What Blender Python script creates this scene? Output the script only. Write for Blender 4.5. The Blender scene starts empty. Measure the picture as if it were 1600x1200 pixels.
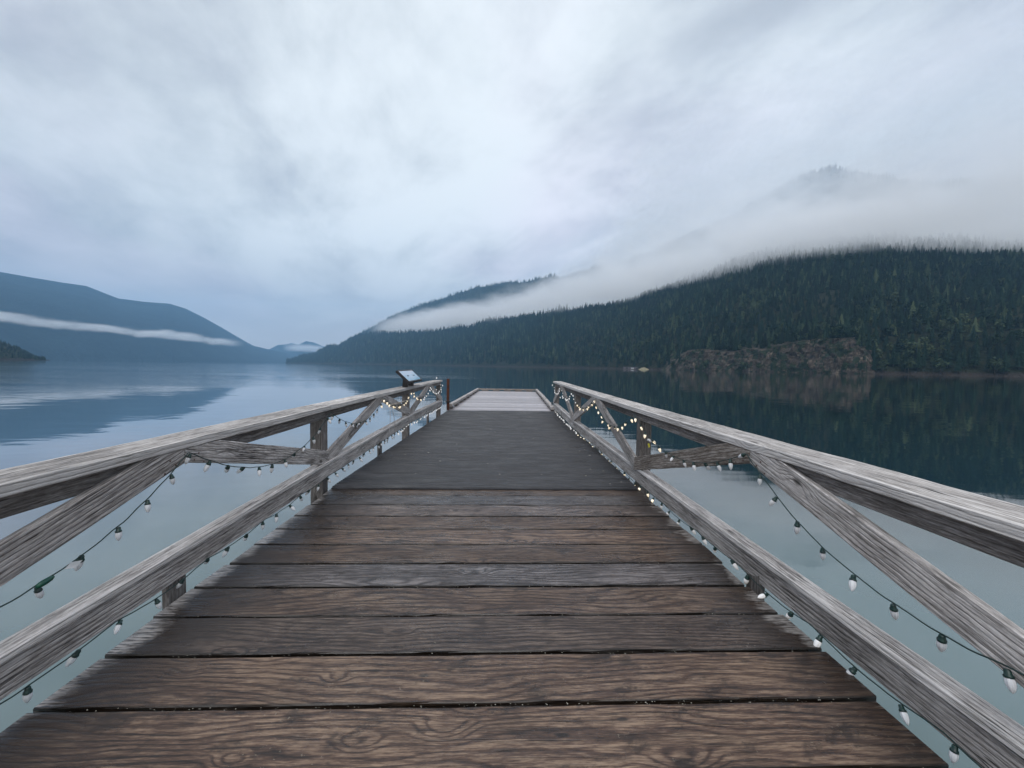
import bpy, bmesh, math, random
import numpy as np
from mathutils import Vector, Matrix, noise
R_ = math.radians
random.seed(7); rng = np.random.default_rng(7)
sc = bpy.context.scene
COL = sc.collection

# ------------------------------------------------------------------ camera
H = 1.43; YAW, PITCH, ROLL, F = -3.361e-2, -4.5805e-2, 1.4886e-2, 608.03
RM = Matrix.Rotation(YAW, 3, 'Z') @ Matrix.Rotation(math.pi/2+PITCH, 3, 'X') @ Matrix.Rotation(ROLL, 3, 'Z')
cd = bpy.data.cameras.new('camera'); cam = bpy.data.objects.new('camera', cd); COL.objects.link(cam)
cd.sensor_width = 36; cd.lens = F/1600*36; cd.clip_start = .05; cd.clip_end = 60000
cam.matrix_world = Matrix.Translation((0, 0, H)) @ RM.to_4x4()
sc.camera = cam
sc.view_settings.view_transform = 'Standard'; sc.view_settings.look = 'None'
sc.view_settings.gamma = 1; sc.view_settings.exposure = .9; sc.view_settings.use_curve_mapping = False
sc.cycles.volume_bounces = 12; sc.cycles.max_bounces = 13; sc.cycles.transparent_max_bounces = 16
sc.cycles.volume_step_rate = .5; sc.cycles.volume_max_steps = 64
sc.cycles.use_denoising = True

# ------------------------------------------------------------------ node helper
class NT:
    def __init__(s, tree): s.t = tree; s.n = tree.nodes; s.l = tree.links
    def add(s, typ, **k):
        ins = k.pop('ins', {})
        nd = s.n.new(typ)
        for a, b in k.items(): setattr(nd, a, b)
        for a, b in ins.items(): s.put(nd.inputs[a], b)
        return nd
    def put(s, sock, v):
        if isinstance(v, bpy.types.NodeSocket): s.l.new(v, sock)
        elif v is not None:
            if hasattr(sock.default_value, '__len__') and not hasattr(v, '__len__'): v = [v]*len(sock.default_value)
            if hasattr(sock.default_value, '__len__') and len(sock.default_value) == 4 and len(v) == 3: v = (*v, 1)
            sock.default_value = v
    def m(s, op, a, b=None, c=None, clamp=False):
        nd = s.n.new('ShaderNodeMath'); nd.operation = op; nd.use_clamp = clamp
        for i, v in enumerate((a, b, c)):
            if v is not None: s.put(nd.inputs[i], v)
        return nd.outputs[0]
    def v(s, op, a, b=None):
        nd = s.n.new('ShaderNodeVectorMath'); nd.operation = op
        s.put(nd.inputs[0], a)
        if b is not None: s.put(nd.inputs[1], b)
        return nd.outputs['Value'] if op in ('LENGTH', 'DOT_PRODUCT', 'DISTANCE') else nd.outputs[0]
    def noise(s, vec, scale, detail=4, rough=.5, dist=0, col=False):
        nd = s.add('ShaderNodeTexNoise', ins={'Vector': vec, 'Scale': scale, 'Detail': detail, 'Roughness': rough, 'Distortion': dist})
        return nd.outputs['Color' if col else 'Fac']
    def ramp(s, fac, stops, interp='LINEAR'):
        nd = s.n.new('ShaderNodeValToRGB'); nd.color_ramp.interpolation = interp; s.put(nd.inputs[0], fac)
        e = nd.color_ramp.elements
        while len(e) < len(stops): e.new(.5)
        for i, (p, c) in enumerate(stops):
            e[i].position = p
            if not hasattr(c, '__len__'): c = (c, c, c)
            e[i].color = (*c[:3], 1)
        return nd.outputs[0]
    def map(s, v, a, b, c=0, d=1, smooth=True):
        nd = s.n.new('ShaderNodeMapRange'); nd.interpolation_type = 'SMOOTHSTEP' if smooth else 'LINEAR'; nd.clamp = True
        for i, x in enumerate((v, a, b, c, d)): s.put(nd.inputs[i], x)
        return nd.outputs[0]
    def mix(s, f, a, b, mode='MIX'):
        nd = s.n.new('ShaderNodeMix'); nd.data_type = 'RGBA'; nd.blend_type = mode
        s.put(nd.inputs[0], f); s.put(nd.inputs[6], a); s.put(nd.inputs[7], b)
        return nd.outputs[2]
    def xyz(s, v):
        nd = s.n.new('ShaderNodeSeparateXYZ'); s.put(nd.inputs[0], v); return nd.outputs
    def comb(s, x, y, z):
        nd = s.n.new('ShaderNodeCombineXYZ')
        for i, q in enumerate((x, y, z)): s.put(nd.inputs[i], q)
        return nd.outputs[0]

# ------------------------------------------------------------------ overcast sky + soft sun
SUN_EL, SUN_AZ = R_(62), R_(190)      # azimuth measured from +Y towards +X
w = bpy.data.worlds.new('World'); sc.world = w; w.use_nodes = True
n = NT(w.node_tree); n.n.clear()
sky = n.add('ShaderNodeTexSky', sky_type='NISHITA', sun_disc=False, sun_elevation=SUN_EL, sun_rotation=SUN_AZ, dust_density=3)
tc = n.add('ShaderNodeTexCoord'); d = tc.outputs['Generated']
x, y, z = n.xyz(d)
zz = n.m('ADD', n.m('MAXIMUM', z, 0), .16)
p = n.comb(n.m('DIVIDE', x, zz), n.m('DIVIDE', y, zz), 0)
pr = n.add('ShaderNodeVectorRotate', rotation_type='Z_AXIS', ins={'Vector': p, 'Angle': R_(-24)}).outputs[0]
ps = n.v('MULTIPLY', pr, (1.0, .62, 1))
warp = n.v('ADD', ps, n.v('SCALE', n.noise(ps, .55, 3, col=True), None))
warp.node.inputs[1].links[0].from_node.inputs['Scale'].default_value = .9
n1 = n.noise(warp, .6, 6, .52)
n2 = n.noise(n.v('ADD', warp, (7.3, 2.1, 0)), 2.1, 9, .62)
f = n.m('ADD', n.m('MULTIPLY', n1, .56), n.m('MULTIPLY', n2, .44))
f = n.map(f, .385, .615)
cl = n.ramp(f, [(0, (.275, .292, .315)), (.3, (.325, .345, .368)), (.62, (.400, .425, .440)), (1, (.495, .522, .535))])
tint = n.noise(n.v('ADD', ps, (3, 9, 1)), .8, 3)
cl = n.mix(n.map(tint, .4, .65), cl, n.mix(1.0, cl, (1.06, .965, 1.03), 'MULTIPLY'))
ctr = Vector((0.06, math.cos(R_(30)), math.sin(R_(30)))).normalized()
br = n.map(n.v('DOT_PRODUCT', d, tuple(ctr)), .35, 1.0, .78, 1.14)
lowd = n.map(z, 0.0, .30, .92, 1.0)
cl = n.mix(1.0, cl, n.m('MULTIPLY', br, lowd), 'MULTIPLY')
hz = n.map(z, 0.0, .30, 1, 0)
cl = n.mix(n.m('MULTIPLY', hz, .85), cl, (.430, .400, .378))
skc = n.mix(1.0, sky.outputs[0], (.1, .1, .1), 'MULTIPLY')
fin = n.mix(.94, skc, cl)
bg = n.add('ShaderNodeBackground', ins={'Color': fin, 'Strength': 1.0})
n.l.new(bg.outputs[0], n.add('ShaderNodeOutputWorld').inputs[0])
try: w.cycles.sampling_method = 'MANUAL'; w.cycles.sample_map_resolution = 512
except Exception: pass
sd = bpy.data.lights.new('sun', 'SUN'); sd.energy = 1.5; sd.angle = R_(60); sd.color = (1, .985, .965)
so = bpy.data.objects.new('sun', sd); COL.objects.link(so)
sv = Vector((math.sin(SUN_AZ)*math.cos(SUN_EL), math.cos(SUN_AZ)*math.cos(SUN_EL), math.sin(SUN_EL)))
so.rotation_euler = sv.to_track_quat('Z', 'Y').to_euler(); so.location = (0, 0, 60)

# ------------------------------------------------------------------ object helpers
def tag(o, label=None, cat=None, group=None, kind=None):
    if label: o['label'] = label
    if cat: o['category'] = cat
    if group: o['group'] = group
    if kind: o['kind'] = kind
    return o
def empty(name, loc=(0, 0, 0)):
    o = bpy.data.objects.new(name, None); o.location = loc; o.empty_display_size = .2; COL.objects.link(o); return o
def link(name, me, parent=None, loc=None):
    o = bpy.data.objects.new(name, me); COL.objects.link(o)
    if parent: o.parent = parent
    if loc is not None: o.location = loc
    return o
def mesh(name, verts, faces, mats=(), smooth=False):
    me = bpy.data.meshes.new(name); me.from_pydata([tuple(v) for v in verts], [], faces)
    for m_ in mats: me.materials.append(m_)
    if smooth: me.polygons.foreach_set('use_smooth', [True]*len(me.polygons))
    me.update(); return me
def np_mesh(name, V, T, mat, smooth=False, attr=None):
    me = bpy.data.meshes.new(name); V = np.asarray(V, np.float32); T = np.asarray(T, np.int32); k = T.shape[1]
    me.vertices.add(len(V)); me.vertices.foreach_set('co', V.ravel())
    me.loops.add(T.size); me.loops.foreach_set('vertex_index', T.ravel())
    me.polygons.add(len(T)); me.polygons.foreach_set('loop_start', np.arange(0, T.size, k, dtype=np.int32))
    me.update(calc_edges=True)
    me.polygons.foreach_set('use_smooth', np.full(len(T), smooth))
    if attr is not None:
        a = me.attributes.new('tone', 'FLOAT', 'POINT'); a.data.foreach_set('value', np.asarray(attr, np.float32))
    if mat: me.materials.append(mat)
    me.validate(); return me
def new_mat(name):
    m_ = bpy.data.materials.new(name); m_.use_nodes = True; t = NT(m_.node_tree); t.n.clear()
    out = t.add('ShaderNodeOutputMaterial'); b = t.add('ShaderNodeBsdfPrincipled'); t.l.new(b.outputs[0], out.inputs[0])
    return m_, t, b, out

# ------------------------------------------------------------------ wood materials
def wood(name, dark, mid, light, rough=(.5, .8), knots=.6, bands=1.0, wet=0, deck=False, bleach=0, bump=.6, crack=.5, fig=1.0, tvar=(.78,1.2), edge=0, vr=(.2, .86)):
    m_, t, b, out = new_mat(name)
    tc = t.add('ShaderNodeTexCoord'); oi = t.add('ShaderNodeObjectInfo')
    off = t.v('SCALE', (17.0, 31.0, 13.0)); off.node.inputs['Scale'].default_value = 1
    t.l.new(oi.outputs['Random'], off.node.inputs['Scale'])
    P = tc.outputs['Object']; Q = t.v('ADD', P, off)
    x, y, z = t.xyz(Q)
    # use y+z so that all long faces of a board get grain along local x
    yz = t.m('ADD', y, t.m('MULTIPLY', z, 1.0))
    # knots: cells in a stretched grid
    kv = t.comb(t.m('MULTIPLY', x, 2.6), t.m('MULTIPLY', yz, 5.6), t.m('MULTIPLY', z, 1.5))
    vo = t.add('ShaderNodeTexVoronoi', feature='F1', ins={'Vector': kv, 'Scale': 1.0, 'Randomness': 1.0})
    kd = vo.outputs['Distance']; kc = t.xyz(vo.outputs['Color'])[0]
    kon = t.m('GREATER_THAN', kc, 1-knots)
    sz = t.map(t.xyz(vo.outputs['Color'])[1], 0, 1, .6, 1.5, False)
    kk = t.m('DIVIDE', kd, sz)
    pull = t.m('MULTIPLY', t.map(kk, 0.0, .36, 1, 0), kon)
    knot = t.m('MULTIPLY', t.map(kk, .05, .11, 1, 0), kon)
    # figure (cathedral bands)
    low = t.noise(t.comb(t.m('MULTIPLY', x, .8), t.m('MULTIPLY', yz, 3.0), z), 1.0, 2, .5)
    g = t.m('ADD', t.m('MULTIPLY', yz, 60*bands), t.m('ADD', t.m('MULTIPLY', low, 15*bands*fig), t.m('MULTIPLY', pull, 5.5)))
    g = t.m('ADD', g, t.m('MULTIPLY', t.noise(t.comb(t.m('MULTIPLY', x, 5), t.m('MULTIPLY', yz, 20), z), 1.0, 3, .6), 1.5))
    wv = t.m('MULTIPLY', t.m('ADD', t.m('SINE', t.m('MULTIPLY', g, 6.283*.5)), 1), .5)
    wv = t.m('SUBTRACT', 1, t.m('POWER', wv, 3.5))
    fib = t.noise(t.comb(t.m('MULTIPLY', x, 20), t.m('MULTIPLY', yz, 190), t.m('MULTIPLY', z, 6)), 1.0, 5, .62)
    fib2 = t.noise(t.comb(t.m('MULTIPLY', x, 60), t.m('MULTIPLY', yz, 420), z), 1.0, 3, .6)
    blot = t.noise(t.comb(t.m('MULTIPLY', x, 2.2), t.m('MULTIPLY', yz, 6), z), 1.0, 5, .62)
    gy = t.m('ADD', yz, t.m('MULTIPLY', t.m('ADD', low, t.m('MULTIPLY', pull, .35)), .05))
    stk = t.noise(t.comb(t.m('MULTIPLY', x, 3.2), t.m('MULTIPLY', gy, 60), z), 1.0, 3, .6)
    stk2 = t.noise(t.comb(t.m('MULTIPLY', x, 9), t.m('MULTIPLY', gy, 140), z), 1.0, 3, .65)
    N = lambda q, a_, b_: t.map(q, a_, b_, 0, 1, False)
    v = t.m('ADD', t.m('MULTIPLY', wv, .22*(.4+.6*min(fig, 1.2))), t.m('ADD', t.m('MULTIPLY', N(fib, .36, .64), .20), t.m('ADD', t.m('MULTIPLY', N(fib2, .3, .7), .12), t.m('ADD', t.m('MULTIPLY', N(blot, .3, .7), .22), t.m('ADD', t.m('MULTIPLY', N(stk, .34, .66), .15), t.m('MULTIPLY', N(stk2, .36, .64), .22))))))
    v = t.map(v, vr[0], vr[1], 0, 1, False)
    col = t.ramp(v, [(0, dark), (.48, mid), (1, light)])
    # per board tone
    tone = t.map(oi.outputs['Random'], 0, 1, tvar[0], tvar[1], False)
    col = t.mix(1.0, col, tone, 'MULTIPLY')
    if deck:
        gr = t.m('FRACT', t.m('MULTIPLY', oi.outputs['Random'], 7.13))
        bwn = t.add('ShaderNodeRGBToBW'); t.put(bwn.inputs[0], col)
        gcol = t.mix(1.0, t.comb(bwn.outputs[0], bwn.outputs[0], bwn.outputs[0]), (.96, .98, 1.08), 'MULTIPLY')
        col = t.mix(t.map(gr, .45, .95, 0, .7), col, gcol)
    # cracks: thin dark lines along the grain
    cr = t.noise(t.comb(t.m('MULTIPLY', x, 1.1), t.m('MULTIPLY', yz, 34), t.m('MULTIPLY', z, 3)), 1.0, 2, .5)
    crk = t.m('MULTIPLY', t.map(t.m('ABSOLUTE', t.m('SUBTRACT', cr, .5)), 0, .026, 1, 0), t.map(t.noise(t.comb(t.m('MULTIPLY', x, 1.7), t.m('MULTIPLY', yz, 4), z), 1.0, 2), .5, .6))
    cr2 = t.noise(t.comb(t.m('MULTIPLY', x, 1.6), t.m('MULTIPLY', gy, 75), t.m('MULTIPLY', z, 3)), 1.0, 2, .5)
    crk2 = t.m('MULTIPLY', t.map(t.m('ABSOLUTE', t.m('SUBTRACT', cr2, .5)), 0, .02, 1, 0), t.map(t.noise(t.comb(t.m('MULTIPLY', x, 2.3), t.m('MULTIPLY', yz, 9), 4), 1.0, 2), .48, .58))
    crk = t.m('MAXIMUM', t.m('MULTIPLY', crk2, .7), crk)
    crk = t.m('MULTIPLY', crk, crack)
    col = t.mix(t.m('MULTIPLY', crk, .85), col, tuple(c*.35 for c in dark))
    col = t.mix(t.m('MULTIPLY', knot, .85), col, tuple(c*.6 for c in dark))
    rg = t.map(blot, .3, .7, rough[0], rough[1], False)
    if deck:
        ox = t.xyz(P)[0]; oy = t.xyz(P)[1]
        # scuffs and dirt specks with shapes of their own
        dk = t.noise(t.comb(t.m('MULTIPLY', x, 3), t.m('MULTIPLY', yz, 7), 0), 1.0, 5, .65)
        col = t.mix(t.m('MULTIPLY', t.map(dk, .56, .72), .55), col, tuple(c*.55 for c in dark))
        st1 = t.noise(t.comb(t.m('ADD', t.m('MULTIPLY', x, 5), t.m('MULTIPLY', yz, -3)), t.m('MULTIPLY', yz, 7), 6), 1.0, 6, .68)
        col = t.mix(t.m('MULTIPLY', t.map(st1, .54, .64), .72), col, tuple(c*1.3 for c in dark))
        kn2 = t.add('ShaderNodeTexVoronoi', feature='F1', ins={'Vector': t.comb(t.m('MULTIPLY', x, 3.2), t.m('MULTIPLY', yz, 9), 0), 'Scale': 1.0})
        col = t.mix(t.m('MULTIPLY', t.m('MULTIPLY', t.map(t.m('ADD', kn2.outputs['Distance'], t.m('MULTIPLY', t.m('SUBTRACT', st1, .5), .25)), .05, .12, 1, 0), t.m('GREATER_THAN', t.xyz(kn2.outputs['Color'])[0], .72)), .85), col, (.008, .006, .005))
        lt = t.noise(t.comb(t.m('MULTIPLY', x, 9), t.m('MULTIPLY', yz, 26), 3.3), 1.0, 5, .72)
        col = t.mix(t.m('MULTIPLY', t.map(lt, .60, .74), .45), col, light)
        sp = t.noise(Q, 75, 2, .6)
        ltz = t.noise(t.comb(t.m('MULTIPLY', x, 2), t.m('MULTIPLY', yz, 4), 8), 1.0, 3, .6)
        col = t.mix(t.m('MULTIPLY', t.m('MULTIPLY', t.map(sp, .66, .72), t.map(ltz, .5, .65)), .6), col, (.30, .26, .20))
        # ends: a pale bleached fringe outside a damp dark stain
        nz = t.noise(t.comb(t.m('MULTIPLY', x, 5), t.m('MULTIPLY', yz, 38), 0), 1.0, 6, .75)
        nz2 = t.noise(t.comb(t.m('MULTIPLY', x, 2.5), t.m('MULTIPLY', yz, 5), 5), 1.0, 4, .6)
        jl = t.m('ADD', t.m('MULTIPLY', t.m('SUBTRACT', nz, .5), .26), t.m('ADD', t.m('MULTIPLY', t.m('SUBTRACT', t.m('FRACT', t.m('MULTIPLY', oi.outputs['Random'], 23.7)), .42), .14), t.m('MULTIPLY', t.m('SUBTRACT', nz2, .5), .55)))
        dl = t.m('ADD', t.m('ADD', ox, 1.78), jl)     # distance from left end
        drr = t.m('ADD', t.m('SUBTRACT', 1.78, ox), jl)
        damp = t.m('MAXIMUM', t.m('MULTIPLY', t.map(dl, .12, .80, 1, 0), .92), t.m('MULTIPLY', t.map(drr, .06, .45, 1, 0), .75))
        col = t.mix(damp, col, (.022, .017, .015))
        bl = t.m('MAXIMUM', t.m('MULTIPLY', t.map(t.m('SUBTRACT', dl, t.m('MULTIPLY', jl, .45)), -.01, .105, 1, 0), .95), t.m('MULTIPLY', t.map(drr, -.02, .05, 1, 0), .6))
        col = t.mix(t.m('MULTIPLY', bl, t.map(t.m('ADD', t.m('MULTIPLY', stk2, .6), t.m('MULTIPLY', fib, .4)), .42, .54, .05, .9)), col, (.42, .40, .385))
        gap_shade = t.map(t.m('ADD', t.m('ABSOLUTE', oy), t.m('MULTIPLY', t.m('SUBTRACT', stk2, .5), .010)), .128, .1365)  # gap shade painted into the colour along the plank's long edges
        col = t.mix(t.m('MULTIPLY', gap_shade, .88), col, (.006, .005, .004))
        pud = t.noise(t.comb(t.m('MULTIPLY', x, 1.2), t.m('MULTIPLY', yz, 3), 2), 1.0, 4, .6)
        rg = t.map(pud, .38, .62, rough[0], rough[1])
    if edge:
        ed = t.map(t.m('ADD', t.m('ABSOLUTE', t.xyz(P)[1]), t.m('MULTIPLY', t.m('SUBTRACT', stk2, .5), .02)), edge-.018, edge-.006)
        col = t.mix(t.m('MULTIPLY', ed, .55), col, light)
    if bleach:
        bz = t.noise(t.comb(t.m('MULTIPLY', x, 1.5), t.m('MULTIPLY', yz, 22), 4), 1.0, 5, .65)
        col = t.mix(t.m('MULTIPLY', t.map(bz, .52, .7), bleach), col, (.62, .60, .60))
    t.put(b.inputs['Base Color'], col); t.put(b.inputs['Roughness'], rg)
    b.inputs['Specular IOR Level'].default_value = .5 if wet else .25
    if wet:
        b.inputs['Coat Weight'].default_value = 0
    hgt = t.m('ADD', t.m('ADD', t.m('MULTIPLY', fib, .5), t.m('MULTIPLY', wv, .45)), t.m('SUBTRACT', t.m('MULTIPLY', fib2, .3), t.m('ADD', t.m('MULTIPLY', crk, 1.4), t.m('MULTIPLY', knot, .4))))
    bp = t.add('ShaderNodeBump', ins={'Strength': bump, 'Distance': .006, 'Height': hgt})
    t.l.new(bp.outputs[0], b.inputs['Normal'])
    return m_
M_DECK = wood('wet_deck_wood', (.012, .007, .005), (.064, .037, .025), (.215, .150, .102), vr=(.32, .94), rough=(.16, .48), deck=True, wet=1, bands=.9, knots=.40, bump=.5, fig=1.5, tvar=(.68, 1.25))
M_RAIL = wood('weathered_rail_wood', (.055, .047, .043), (.34, .318, .305), (.72, .69, .67), rough=(.7, .9), bleach=.4, bands=1.5, knots=.34, crack=1, fig=.2, bump=.9)
M_CAP = wood('weathered_cap_wood', (.05, .044, .040), (.33, .308, .292), (.72, .70, .68), rough=(.6, .85), bleach=.5, edge=.128, bands=1.4, knots=.32, crack=1, fig=.2, bump=.9)
M_STRIP = wood('weathered_strip_wood', (.05, .044, .040), (.36, .335, .32), (.74, .72, .70), rough=(.6, .85), bleach=.5, edge=.055, bands=1.4, knots=.14, crack=1, fig=.2, bump=.9)
M_BEAM = wood('dark_brown_wood', (.028, .023, .021), (.150, .138, .130), (.36, .34, .33), rough=(.7, .9), bands=1.2, knots=.15, fig=.2)  # darker brown tone used for posts, beams, blocks and piles
M_BROWN = wood('flaking_brown_wood', (.03, .024, .02), (.17, .145, .125), (.48, .45, .42), rough=(.7, .9), bands=1.3, knots=.2, crack=.9, fig=.4)
M_FLOAT = wood('pale_dock_wood', (.11, .10, .11), (.30, .285, .30), (.50, .48, .50), rough=(.35, .6), wet=1, knots=.3, bands=.7, bump=.2, tvar=(.62, 1.2))

def simple(name, col, rough=.5, metal=0, spec=.5, bumpn=None, var=None):
    m_, t, b, out = new_mat(name)
    c = col
    tcn = t.add('ShaderNodeTexCoord')
    if var:
        nz = t.noise(tcn.outputs['Object'], var[0], 5, .6)
        c = t.mix(t.map(nz, .35, .65), col, var[1])
    t.put(b.inputs['Base Color'], c); b.inputs['Roughness'].default_value = rough
    b.inputs['Metallic'].default_value = metal; b.inputs['Specular IOR Level'].default_value = spec
    if bumpn:
        bp = t.add('ShaderNodeBump', ins={'Strength': bumpn[1], 'Distance': bumpn[2], 'Height': t.noise(tcn.outputs['Object'], bumpn[0], 4)})
        t.l.new(bp.outputs[0], b.inputs['Normal'])
    return m_
M_CORD = simple('dark_green_cord', (.006, .022, .022), .5, var=(20, (.010, .032, .03)))
M_SOCK = simple('green_socket', (.005, .035, .028), .4, var=(40, (.004, .02, .02)))
M_RUST = simple('rusty_steel', (.10, .028, .010), .85, var=(9, (.035, .016, .012)), bumpn=(40, .5, .004))
M_BLACK = simple('black_powder_coat', (.012, .012, .014), .45, var=(12, (.02, .02, .023)))
M_TAG = simple('white_paper_tag', (.75, .76, .78), .6, var=(30, (.55, .58, .6)))
M_CONN = simple('green_plug_plastic', (.006, .09, .05), .35, var=(30, (.004, .05, .035)))
M_CABLE = simple('pale_cable', (.42, .42, .43), .5, var=(8, (.3, .29, .29)))
M_STICK = simple('pale_stick_wood', (.50, .45, .38), .7, var=(14, (.32, .27, .22)))
M_MOSS = simple('leaf_bits', (.26, .25, .20), .8, var=(300, (.45, .43, .38)))
M_STEELD = simple('dark_galvanised', (.03, .03, .032), .5, .3, var=(20, (.05, .045, .042)))

def bulb_mat(name, em, strength):
    m_, t, b, out = new_mat(name)
    tcn = t.add('ShaderNodeTexCoord')
    nz = t.noise(tcn.outputs['Object'], 160, 2)
    t.put(b.inputs['Base Color'], t.mix(nz, (.80, .83, .86), (.92, .93, .95)))
    b.inputs['Roughness'].default_value = .12; b.inputs['Transmission Weight'].default_value = .25 if not strength else 0
    b.inputs['IOR'].default_value = 1.3
    if strength:
        t.put(b.inputs['Emission Color'], em); b.inputs['Emission Strength'].default_value = strength
        t.put(b.inputs['Base Color'], (.6, .5, .35))
    # moulded facets
    x, y, z = t.xyz(tcn.outputs['Object'])
    an = t.m('ARCTAN2', y, x)
    hh = t.m('SINE', t.m('MULTIPLY', an, 8))
    bp = t.add('ShaderNodeBump', ins={'Strength': .35, 'Distance': .002, 'Height': hh}); t.l.new(bp.outputs[0], b.inputs['Normal'])
    return m_
M_BULB_OFF = bulb_mat('clear_bulb', None, 0)
M_BULB_WARM = bulb_mat('warm_lit_bulb', (1.0, .80, .48), .42)
M_BULB_SOFT = bulb_mat('soft_lit_bulb', (1.0, .88, .72), .06)
M_BULB_COOL = bulb_mat('white_lit_bulb', (.98, .95, .90), .22)

# ------------------------------------------------------------------ board meshes
def board_mesh(name, L, W, T, mat, wob=.002, seg=.12, chew=.0, bev=.006, warp=.0):
    """box with length on x, worn edges"""
    ns = max(2, int(L/seg)); b = min(bev, T*.3, W*.3)
    prof = [(-W/2+b, -T/2), (W/2-b, -T/2), (W/2, -T/2+b), (W/2, T/2-b), (W/2-b, T/2), (-W/2+b, T/2), (-W/2, T/2-b), (-W/2, -T/2+b)]
    k = len(prof); V = []; s0 = random.random()*100
    ph = random.random()*6
    for i in range(ns+1):
        x = -L/2+L*i/ns
        wz = warp*math.sin(ph+x*1.3)
        wy = warp*.6*math.sin(ph*2+x*.9)
        for j, (yy, zz_) in enumerate(prof):
            nx = noise.noise(Vector((x*2.2+s0, j*1.7, 0)))*wob
            ny = noise.noise(Vector((x*5+s0, j*2.7, 9)))*wob*.8
            xx = x
            if i in (0, ns) and chew: xx += noise.noise(Vector((s0, yy*40, i)))*chew
            V.append((xx, yy+wy+(nx+ny)*(1 if yy > 0 else -1), zz_+wz+ny*.8))
    Fc = [(i*k+j, i*k+(j+1) % k, (i+1)*k+(j+1) % k, (i+1)*k+j) for i in range(ns) for j in range(k)]
    Fc.append(tuple(range(k-1, -1, -1))); Fc.append(tuple(ns*k+j for j in range(k)))
    Fc = [tuple(reversed(f_)) for f_ in Fc]
    me = mesh(name, V, Fc, [mat])
    bm = bmesh.new(); bm.from_mesh(me); bmesh.ops.recalc_face_normals(bm, faces=bm.faces); bm.to_mesh(me); bm.free()
    return me
def board(name, p0, p1, W, T, mat, parent, up=(0, 0, 1), **k):
    """board from p0 to p1 (centre line); W along side axis, T along 'up'"""
    p0, p1 = Vector(p0), Vector(p1); dx = (p1-p0); L = dx.length; dx.normalize(); up = Vector(up)
    sy = up.cross(dx).normalized(); uz = dx.cross(sy).normalized()
    o = link(name, board_mesh(name, L, W, T, mat, **k), parent)
    m4 = Matrix((dx, sy, uz)).transposed().to_4x4(); m4.translation = (p0+p1)/2 - (parent.location if parent else Vector())
    o.matrix_local = m4
    return o
def tube(name, pts, r, mat, parent=None, sides=6, smooth=True):
    pts = [Vector(q) for q in pts]; V = []; Fc = []
    for i, q in enumerate(pts):
        a = pts[max(i-1, 0)]; b = pts[min(i+1, len(pts)-1)]; t = (b-a).normalized()
        u = t.cross(Vector((0.3, .2, 1))).normalized(); v = t.cross(u)
        rr = r[i] if hasattr(r, '__len__') else r
        for j in range(sides):
            an = 2*math.pi*j/sides; V.append(q+(u*math.cos(an)+v*math.sin(an))*rr)
    for i in range(len(pts)-1):
        for j in range(sides):
            Fc.append((i*sides+j, i*sides+(j+1) % sides, (i+1)*sides+(j+1) % sides, (i+1)*sides+j))
    Fc.append(tuple(range(sides-1, -1, -1))); Fc.append(tuple((len(pts)-1)*sides+j for j in range(sides)))
    return link(name, mesh(name, V, Fc, [mat], smooth), parent)
def lathe_mesh(name, prof, mat, sides=12):
    V = []; Fc = []
    for r, z in prof:
        for j in range(sides): a = 2*math.pi*j/sides; V.append((r*math.cos(a), r*math.sin(a), z))
    for i in range(len(prof)-1):
        for j in range(sides): Fc.append((i*sides+j, i*sides+(j+1) % sides, (i+1)*sides+(j+1) % sides, (i+1)*sides+j))
    me = mesh(name, V, Fc, [mat], True)
    bm = bmesh.new(); bm.from_mesh(me); bmesh.ops.recalc_face_normals(bm, faces=bm.faces); bm.to_mesh(me); bm.free()
    return me
def lerp(tab, y):
    return float(np.interp(y, [a for a, _ in tab], [b for _, b in tab]))

# ------------------------------------------------------------------ far terrain
WATER = -.65
def pray(u, v):
    r = RM @ Vector(((u-800)/F, -(v-600)/F, -1)); hh = math.hypot(r.x, r.y)
    return math.atan2(r.x, r.y), r.z/hh
def prof(pts):
    """pixel profile -> arrays azimuth, tan(elevation)"""
    a = [pray(*q) for q in pts]; return np.array([q[0] for q in a]), np.array([q[1] for q in a])
def fbm(x, y, s, seed=0, octv=5, gain=.5):
    v = 0; a = 1; tot = 0
    for o in range(octv):
        v += a*noise.noise(Vector((x/s+seed, y/s-seed*1.7, seed*.37+o*3.1))); tot += a; a *= gain; s *= .5
    return v/tot
def land_mat(name, c1, c2, scale, shore=None):
    m_, t, b, out = new_mat(name)
    g = t.add('ShaderNodeNewGeometry').outputs['Position']
    nz = t.noise(g, scale, 6, .65); nz2 = t.noise(g, scale*9, 4, .7)
    f_ = t.map(t.m('ADD', t.m('MULTIPLY', nz, .5), t.m('MULTIPLY', nz2, .5)), .38, .62)
    col = t.mix(f_, c1, c2)
    if shore:
        zc = t.xyz(g)[2]; col = t.mix(t.map(t.m('ADD', zc, t.m('MULTIPLY', nz2, 3)), 2.0, 4.5, 1, 0), col, shore)
    t.put(b.inputs['Base Color'], col); b.inputs['Roughness'].default_value = .95; b.inputs['Specular IOR Level'].default_value = .1
    bp = t.add('ShaderNodeBump', ins={'Strength': .8, 'Distance': 14, 'Height': nz2}); t.l.new(bp.outputs[0], b.inputs['Normal'])
    return m_
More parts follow.
